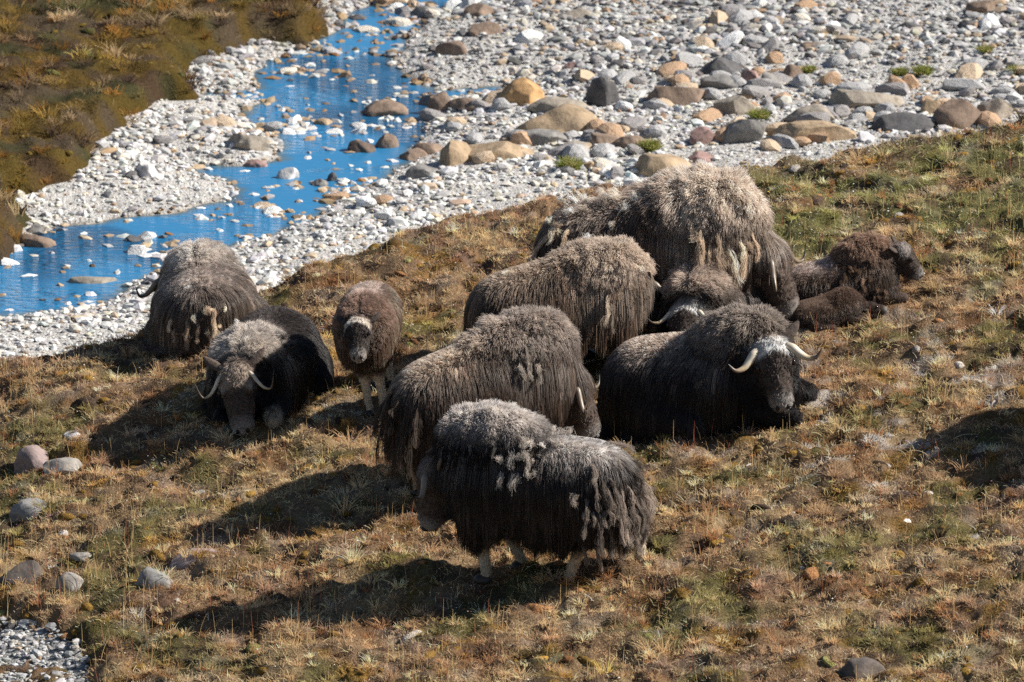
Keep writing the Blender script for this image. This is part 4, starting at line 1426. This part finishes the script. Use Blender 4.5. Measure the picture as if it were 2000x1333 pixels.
# short cover between the tussocks
NB = 350000
x = g.uniform(-5.6, 5.8, NB); y = g.uniform(-9.6, 5.0, NB)
ok = on_hill(x, y)
x, y = x[ok], y[ok]
gap = fbm(x * 5.0, y * 5.0, 171, 3)
ok = g.random(len(x)) < np.clip(0.55 + 1.8 * gap, 0.05, 1)
x, y = x[ok], y[ok]
cell = _hash(np.floor(x * 22).astype(np.int64), np.floor(y * 22).astype(np.int64), 9) / 4294967296.0
col = plant_mix(x, y, g) * (0.55 + 0.85 * cell[:, None]) * np.exp(g.normal(0, 0.22, (len(x), 1)))
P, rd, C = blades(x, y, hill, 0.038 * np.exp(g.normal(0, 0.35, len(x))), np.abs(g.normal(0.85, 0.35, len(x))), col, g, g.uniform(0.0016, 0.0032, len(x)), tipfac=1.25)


def tussocks(tx, ty, tc, tL, per, zf, g, spread=0.016, r0=0.0018, r1=0.0034):
    """blades that fan out from one foot and share a colour"""
    k = np.repeat(np.arange(len(tx)), per)
    fx_, fy_ = g.normal(0, 1, len(k)), g.normal(0, 1, len(k))
    bx, by = tx[k] + fx_ * spread, ty[k] + fy_ * spread
    a_ = np.arctan2(fy_, fx_) + g.normal(0, 0.5, len(k))
    ln = np.abs(g.normal(0.60, 0.30, len(k)))
    LL = tL[k] * g.uniform(0.55, 1.15, len(k))
    t = np.linspace(0, 1, 4)[None, :]
    hh = (LL * ln)[:, None] * (0.5 * t + 0.5 * t * t)
    PT = np.stack([bx[:, None] + np.cos(a_)[:, None] * hh, by[:, None] + np.sin(a_)[:, None] * hh,
                   (zf(tx, ty)[k] - 0.012)[:, None] + LL[:, None] * (t - 0.33 * np.clip(ln, 0, 1.3)[:, None] * t * t)], -1)
    RT = g.uniform(r0, r1, len(k))[:, None] * (1 - 0.7 * t)
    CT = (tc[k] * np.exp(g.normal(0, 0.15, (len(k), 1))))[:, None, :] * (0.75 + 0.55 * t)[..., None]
    return PT, RT, CT


NT_ = 12000
tx = g.uniform(-5.6, 5.8, NT_); ty = g.uniform(-9.6, 5.0, NT_)
ok = on_hill(tx, ty, 0.1) & (g.random(NT_) < np.clip(0.55 + 1.4 * fbm(tx * 1.4, ty * 1.4, 177, 2), 0.1, 1))
tx, ty = tx[ok], ty[ok]
tc_ = plant_mix(tx, ty, g) * np.exp(g.normal(-0.05, 0.30, (len(tx), 1)))
grn = tc_[:, 1] > tc_[:, 0] * 0.9
tL = 0.053 * np.exp(g.normal(0, 0.38, len(tx))) * np.where(grn, 1.35, 1.0)
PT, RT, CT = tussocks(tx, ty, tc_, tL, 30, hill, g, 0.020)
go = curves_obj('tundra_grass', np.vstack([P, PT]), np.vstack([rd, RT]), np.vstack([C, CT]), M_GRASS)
tag(go, 'short dry brown and olive grass covering the hillside', 'grass', kind='stuff')

# moss cushions, lichen crusts and bare clods
nm = 5200
xm = g.uniform(-5.4, 5.6, nm); ym = g.uniform(-9.6, 4.8, nm)
ok = on_hill(xm, ym, 0.0) & (g.random(nm) < np.clip(0.35 + 1.5 * fbm(xm * 1.6, ym * 1.6, 187, 2), 0.04, 1))
xm, ym = xm[ok], ym[ok]
um = g.random(len(xm))[:, None]
pl_ = np.exp(-((xm - 2.9) / 1.4) ** 2 - ((ym + 2.9) / 1.8) ** 2)[:, None]
cm = np.where(um < 0.02 + 0.30 * pl_, C_PALE * 0.6, np.where(um < 0.50, C_OCHRE * 0.6, np.where(um < 0.72, C_RUST * 0.9, np.where(um < 0.86, C_OLIVE, C_SOIL))))
cm = cm * np.exp(g.normal(0, 0.25, (len(xm), 1)))
sm = 0.085 * np.exp(g.normal(0, 0.40, len(xm)))
V, F, C = pebble_field(xm, ym, hill(xm, ym) - sm * 0.16, sm, cm, g, IV2, IF2, 10)
mo = link('moss_cushions', mesh_np('moss_cushions', V, F, True, C), M_GROUND)
tag(mo, 'small ochre, rust and pale moss cushions between the grass', 'moss', kind='stuff')

# tall dry stalks and red-stemmed flowers
ns = 12000
xs_ = g.uniform(-5, 5.2, ns); ys_ = g.uniform(-9, 4.5, ns)
dens = sst(0.05, 0.45, fbm(xs_ * 0.8, ys_ * 0.8, 181, 2)) * 0.55 + 0.45 * sst(-1.8, -4.2, xs_) * sst(-1.5, -4.0, ys_) + 0.12
ok = in_view(xs_, ys_) & (ys_ < edge_y(xs_) + 0.1) & (gully_d(xs_, ys_) > 0.02) & (g.random(ns) < dens)
xs_, ys_ = xs_[ok], ys_[ok]
Ls = g.uniform(0.09, 0.22, len(xs_)) * (1 + 0.6 * sst(-1.5, -4.0, xs_) * sst(-2.0, -5.0, ys_))
cs = np.where(g.random((len(xs_), 1)) < 0.75, np.array([0.50, 0.34, 0.16]), np.array([0.28, 0.09, 0.05])) * np.exp(g.normal(0, 0.2, (len(xs_), 1)))
P, rd, C = blades(xs_, ys_, hill, Ls, np.abs(g.normal(0.12, 0.14, len(xs_))), cs, g, g.uniform(0.0016, 0.0026, len(xs_)))
st = curves_obj('dry_grass_stalks', P, rd, C, M_GRASS)
tag(st, 'tall straw coloured dry stalks standing above the short grass', 'grass', kind='stuff')

# low wildflower and lichen specks: small blobs on the cover
nf = 9000
xf = g.uniform(-5, 5.2, nf); yf = g.uniform(-9, 4.6, nf)
dn = sst(0.0, 0.4, fbm(xf * 1.2, yf * 1.2, 191, 2)) * 0.5 + 0.5 * sst(-1.0, 1.5, yf - 0.25 * xf) * sst(0.2, 2.5, xf) + 0.12
ok = in_view(xf, yf) & (yf < edge_y(xf) + 0.05) & (gully_d(xf, yf) > 0.02) & (g.random(nf) < dn)
xf, yf = xf[ok], yf[ok]
u = g.random(len(xf))
top = sst(-1.5, 1.6, yf - 0.25 * xf) * sst(0.6, 3.2, xf)
cf = np.where((u < 0.30 + 0.25 * top)[:, None], np.array([0.72, 0.68, 0.60]), np.where((u < 0.62)[:, None], np.array([0.36, 0.20, 0.24]), np.where((u < 0.62 + 0.22 * top)[:, None], np.array([0.62, 0.42, 0.03]), np.array([0.48, 0.33, 0.26]))))
V, F, C = pebble_field(xf, yf, hill(xf, yf) + g.uniform(0.02, 0.075, len(xf)), g.uniform(0.008, 0.017, len(xf)), cf, g, ico(1)[0], IF1, 4)
fl = link('wildflowers', mesh_np('wildflowers', V, F, False, C), M_PEBBLE)
tag(fl, 'tiny white, purple and yellow flower heads scattered in the grass', 'flowers', kind='stuff')

# far bank cover
def on_bank(x, y):
    return (bank_d(x, y) < -0.02) & (np.abs(x) < 4.36 * (1 + y / 60) + 0.4)


nb = 90000
xb = g.uniform(-8.8, -0.8, nb); yb = g.uniform(4.5, 23, nb)
ok = on_bank(xb, yb) & (g.random(nb) < np.clip(0.5 + 1.6 * fbm(xb * 3.2, yb * 3.2, 201, 3), 0.05, 1))
xb, yb = xb[ok], yb[ok]
cell = _hash(np.floor(xb * 14).astype(np.int64), np.floor(yb * 14).astype(np.int64), 19) / 4294967296.0
cb = bankcover(xb, yb) * (0.45 + cell[:, None]) * np.exp(g.normal(0, 0.25, (len(xb), 1)))
cb = np.where(g.random((len(xb), 1)) < 0.06, C_STRAW * 0.6, cb)
P, rd, C = blades(xb, yb, bank, 0.045 * np.exp(g.normal(0, 0.35, len(xb))), np.abs(g.normal(0.7, 0.3, len(xb))), cb, g, g.uniform(0.0025, 0.0045, len(xb)))
nt2 = 5200
tx = g.uniform(-8.8, -0.8, nt2); ty = g.uniform(4.5, 23, nt2)
ok = on_bank(tx, ty) & (g.random(nt2) < np.clip(0.5 + 1.4 * fbm(tx * 1.2, ty * 1.2, 207, 2), 0.1, 1))
tx, ty = tx[ok], ty[ok]
u = g.random((len(tx), 1))
tc_ = np.where(u < 0.16, C_STRAW * 0.55, np.where(u < 0.32, C_SOIL * 1.2, np.where(u < 0.50, np.array([0.20, 0.10, 0.025]), bankcover(tx, ty) * 1.5))) * np.exp(g.normal(0, 0.30, (len(tx), 1)))
PT, RT, CT = tussocks(tx, ty, tc_, 0.10 * np.exp(g.normal(0, 0.35, len(tx))), 26, bank, g, 0.034, 0.0032, 0.006)
bo = curves_obj('bank_grass', np.vstack([P, PT]), np.vstack([rd, RT]), np.vstack([C, CT]), M_GRASS)
tag(bo, 'dark mossy grass covering the bank across the stream', 'grass', kind='stuff')
nm = 1500
xm = g.uniform(-8.8, -0.8, nm); ym = g.uniform(4.5, 23, nm)
ok = on_bank(xm, ym) & (g.random(nm) < np.clip(0.3 + 1.6 * fbm(xm * 1.8, ym * 1.8, 149, 2), 0.05, 1))
xm, ym = xm[ok], ym[ok]
cm = np.where(g.random((len(xm), 1)) < 0.6, np.array([0.15, 0.10, 0.02]), np.array([0.08, 0.075, 0.025])) * np.exp(g.normal(0, 0.3, (len(xm), 1)))
sm = 0.095 * np.exp(g.normal(0, 0.4, len(xm)))
V, F, C = pebble_field(xm, ym, bank(xm, ym) - sm * 0.05, sm, cm, g, IV2, IF2, 10)
mo = link('bank_moss', mesh_np('bank_moss', V, F, True, C), M_GROUND)
tag(mo, 'golden and olive moss cushions on the bank across the stream', 'moss', kind='stuff')

# single grass tufts on the gravel
TUFTS = [(1270, 296, 46, 'round green grass tuft between the brown boulder and the smooth tan boulder'),
         (1112, 335, 54, 'low green grass tuft on white gravel right of the long tan slab'),
         (1802, 150, 44, 'bushy green grass tuft on the far gravel, larger of two neighbours'),
         (1757, 150, 34, 'small green grass tuft left of the bushy one on the far gravel'),
         (1484, 236, 44, 'yellow green grass tuft at the side of the large grey boulder'),
         (1580, 144, 30, 'small dark grass tuft behind the boulder line'),
         (1985, 148, 40, 'grass tuft on the far gravel at the right border'),
         (1925, 106, 32, 'faint grass tuft highest up the far gravel')]
for k, (px, py, w, lab) in enumerate(TUFTS):
    p = on_field(px, py, bed)
    wm = w / FPX * float(np.dot(p - CAM, FWD))
    n = 420
    rr = wm * 0.30 * np.sqrt(g.random(n)); aa = g.uniform(0, 6.283, n)
    xx, yy = p[0] + rr * np.cos(aa), p[1] + 0.05 + rr * np.sin(aa)
    cc_ = np.array([0.14, 0.155, 0.035]) * np.exp(g.normal(0, 0.3, (n, 1)))
    cc_ = np.where(g.random((n, 1)) < 0.12, C_STRAW, cc_)
    P, rd, C = blades(xx - p[0], yy - p[1], lambda a, b: np.zeros(a.shape), wm * g.uniform(0.35, 0.6, n), np.abs(g.normal(0.6, 0.25, n)), cc_, g, np.full(n, 0.004))
    o = curves_obj('grass_tuft', P, rd, C, M_GRASS)
    o.location = p
    tag(o, lab, 'grass tuft', 'grass tufts on the gravel')
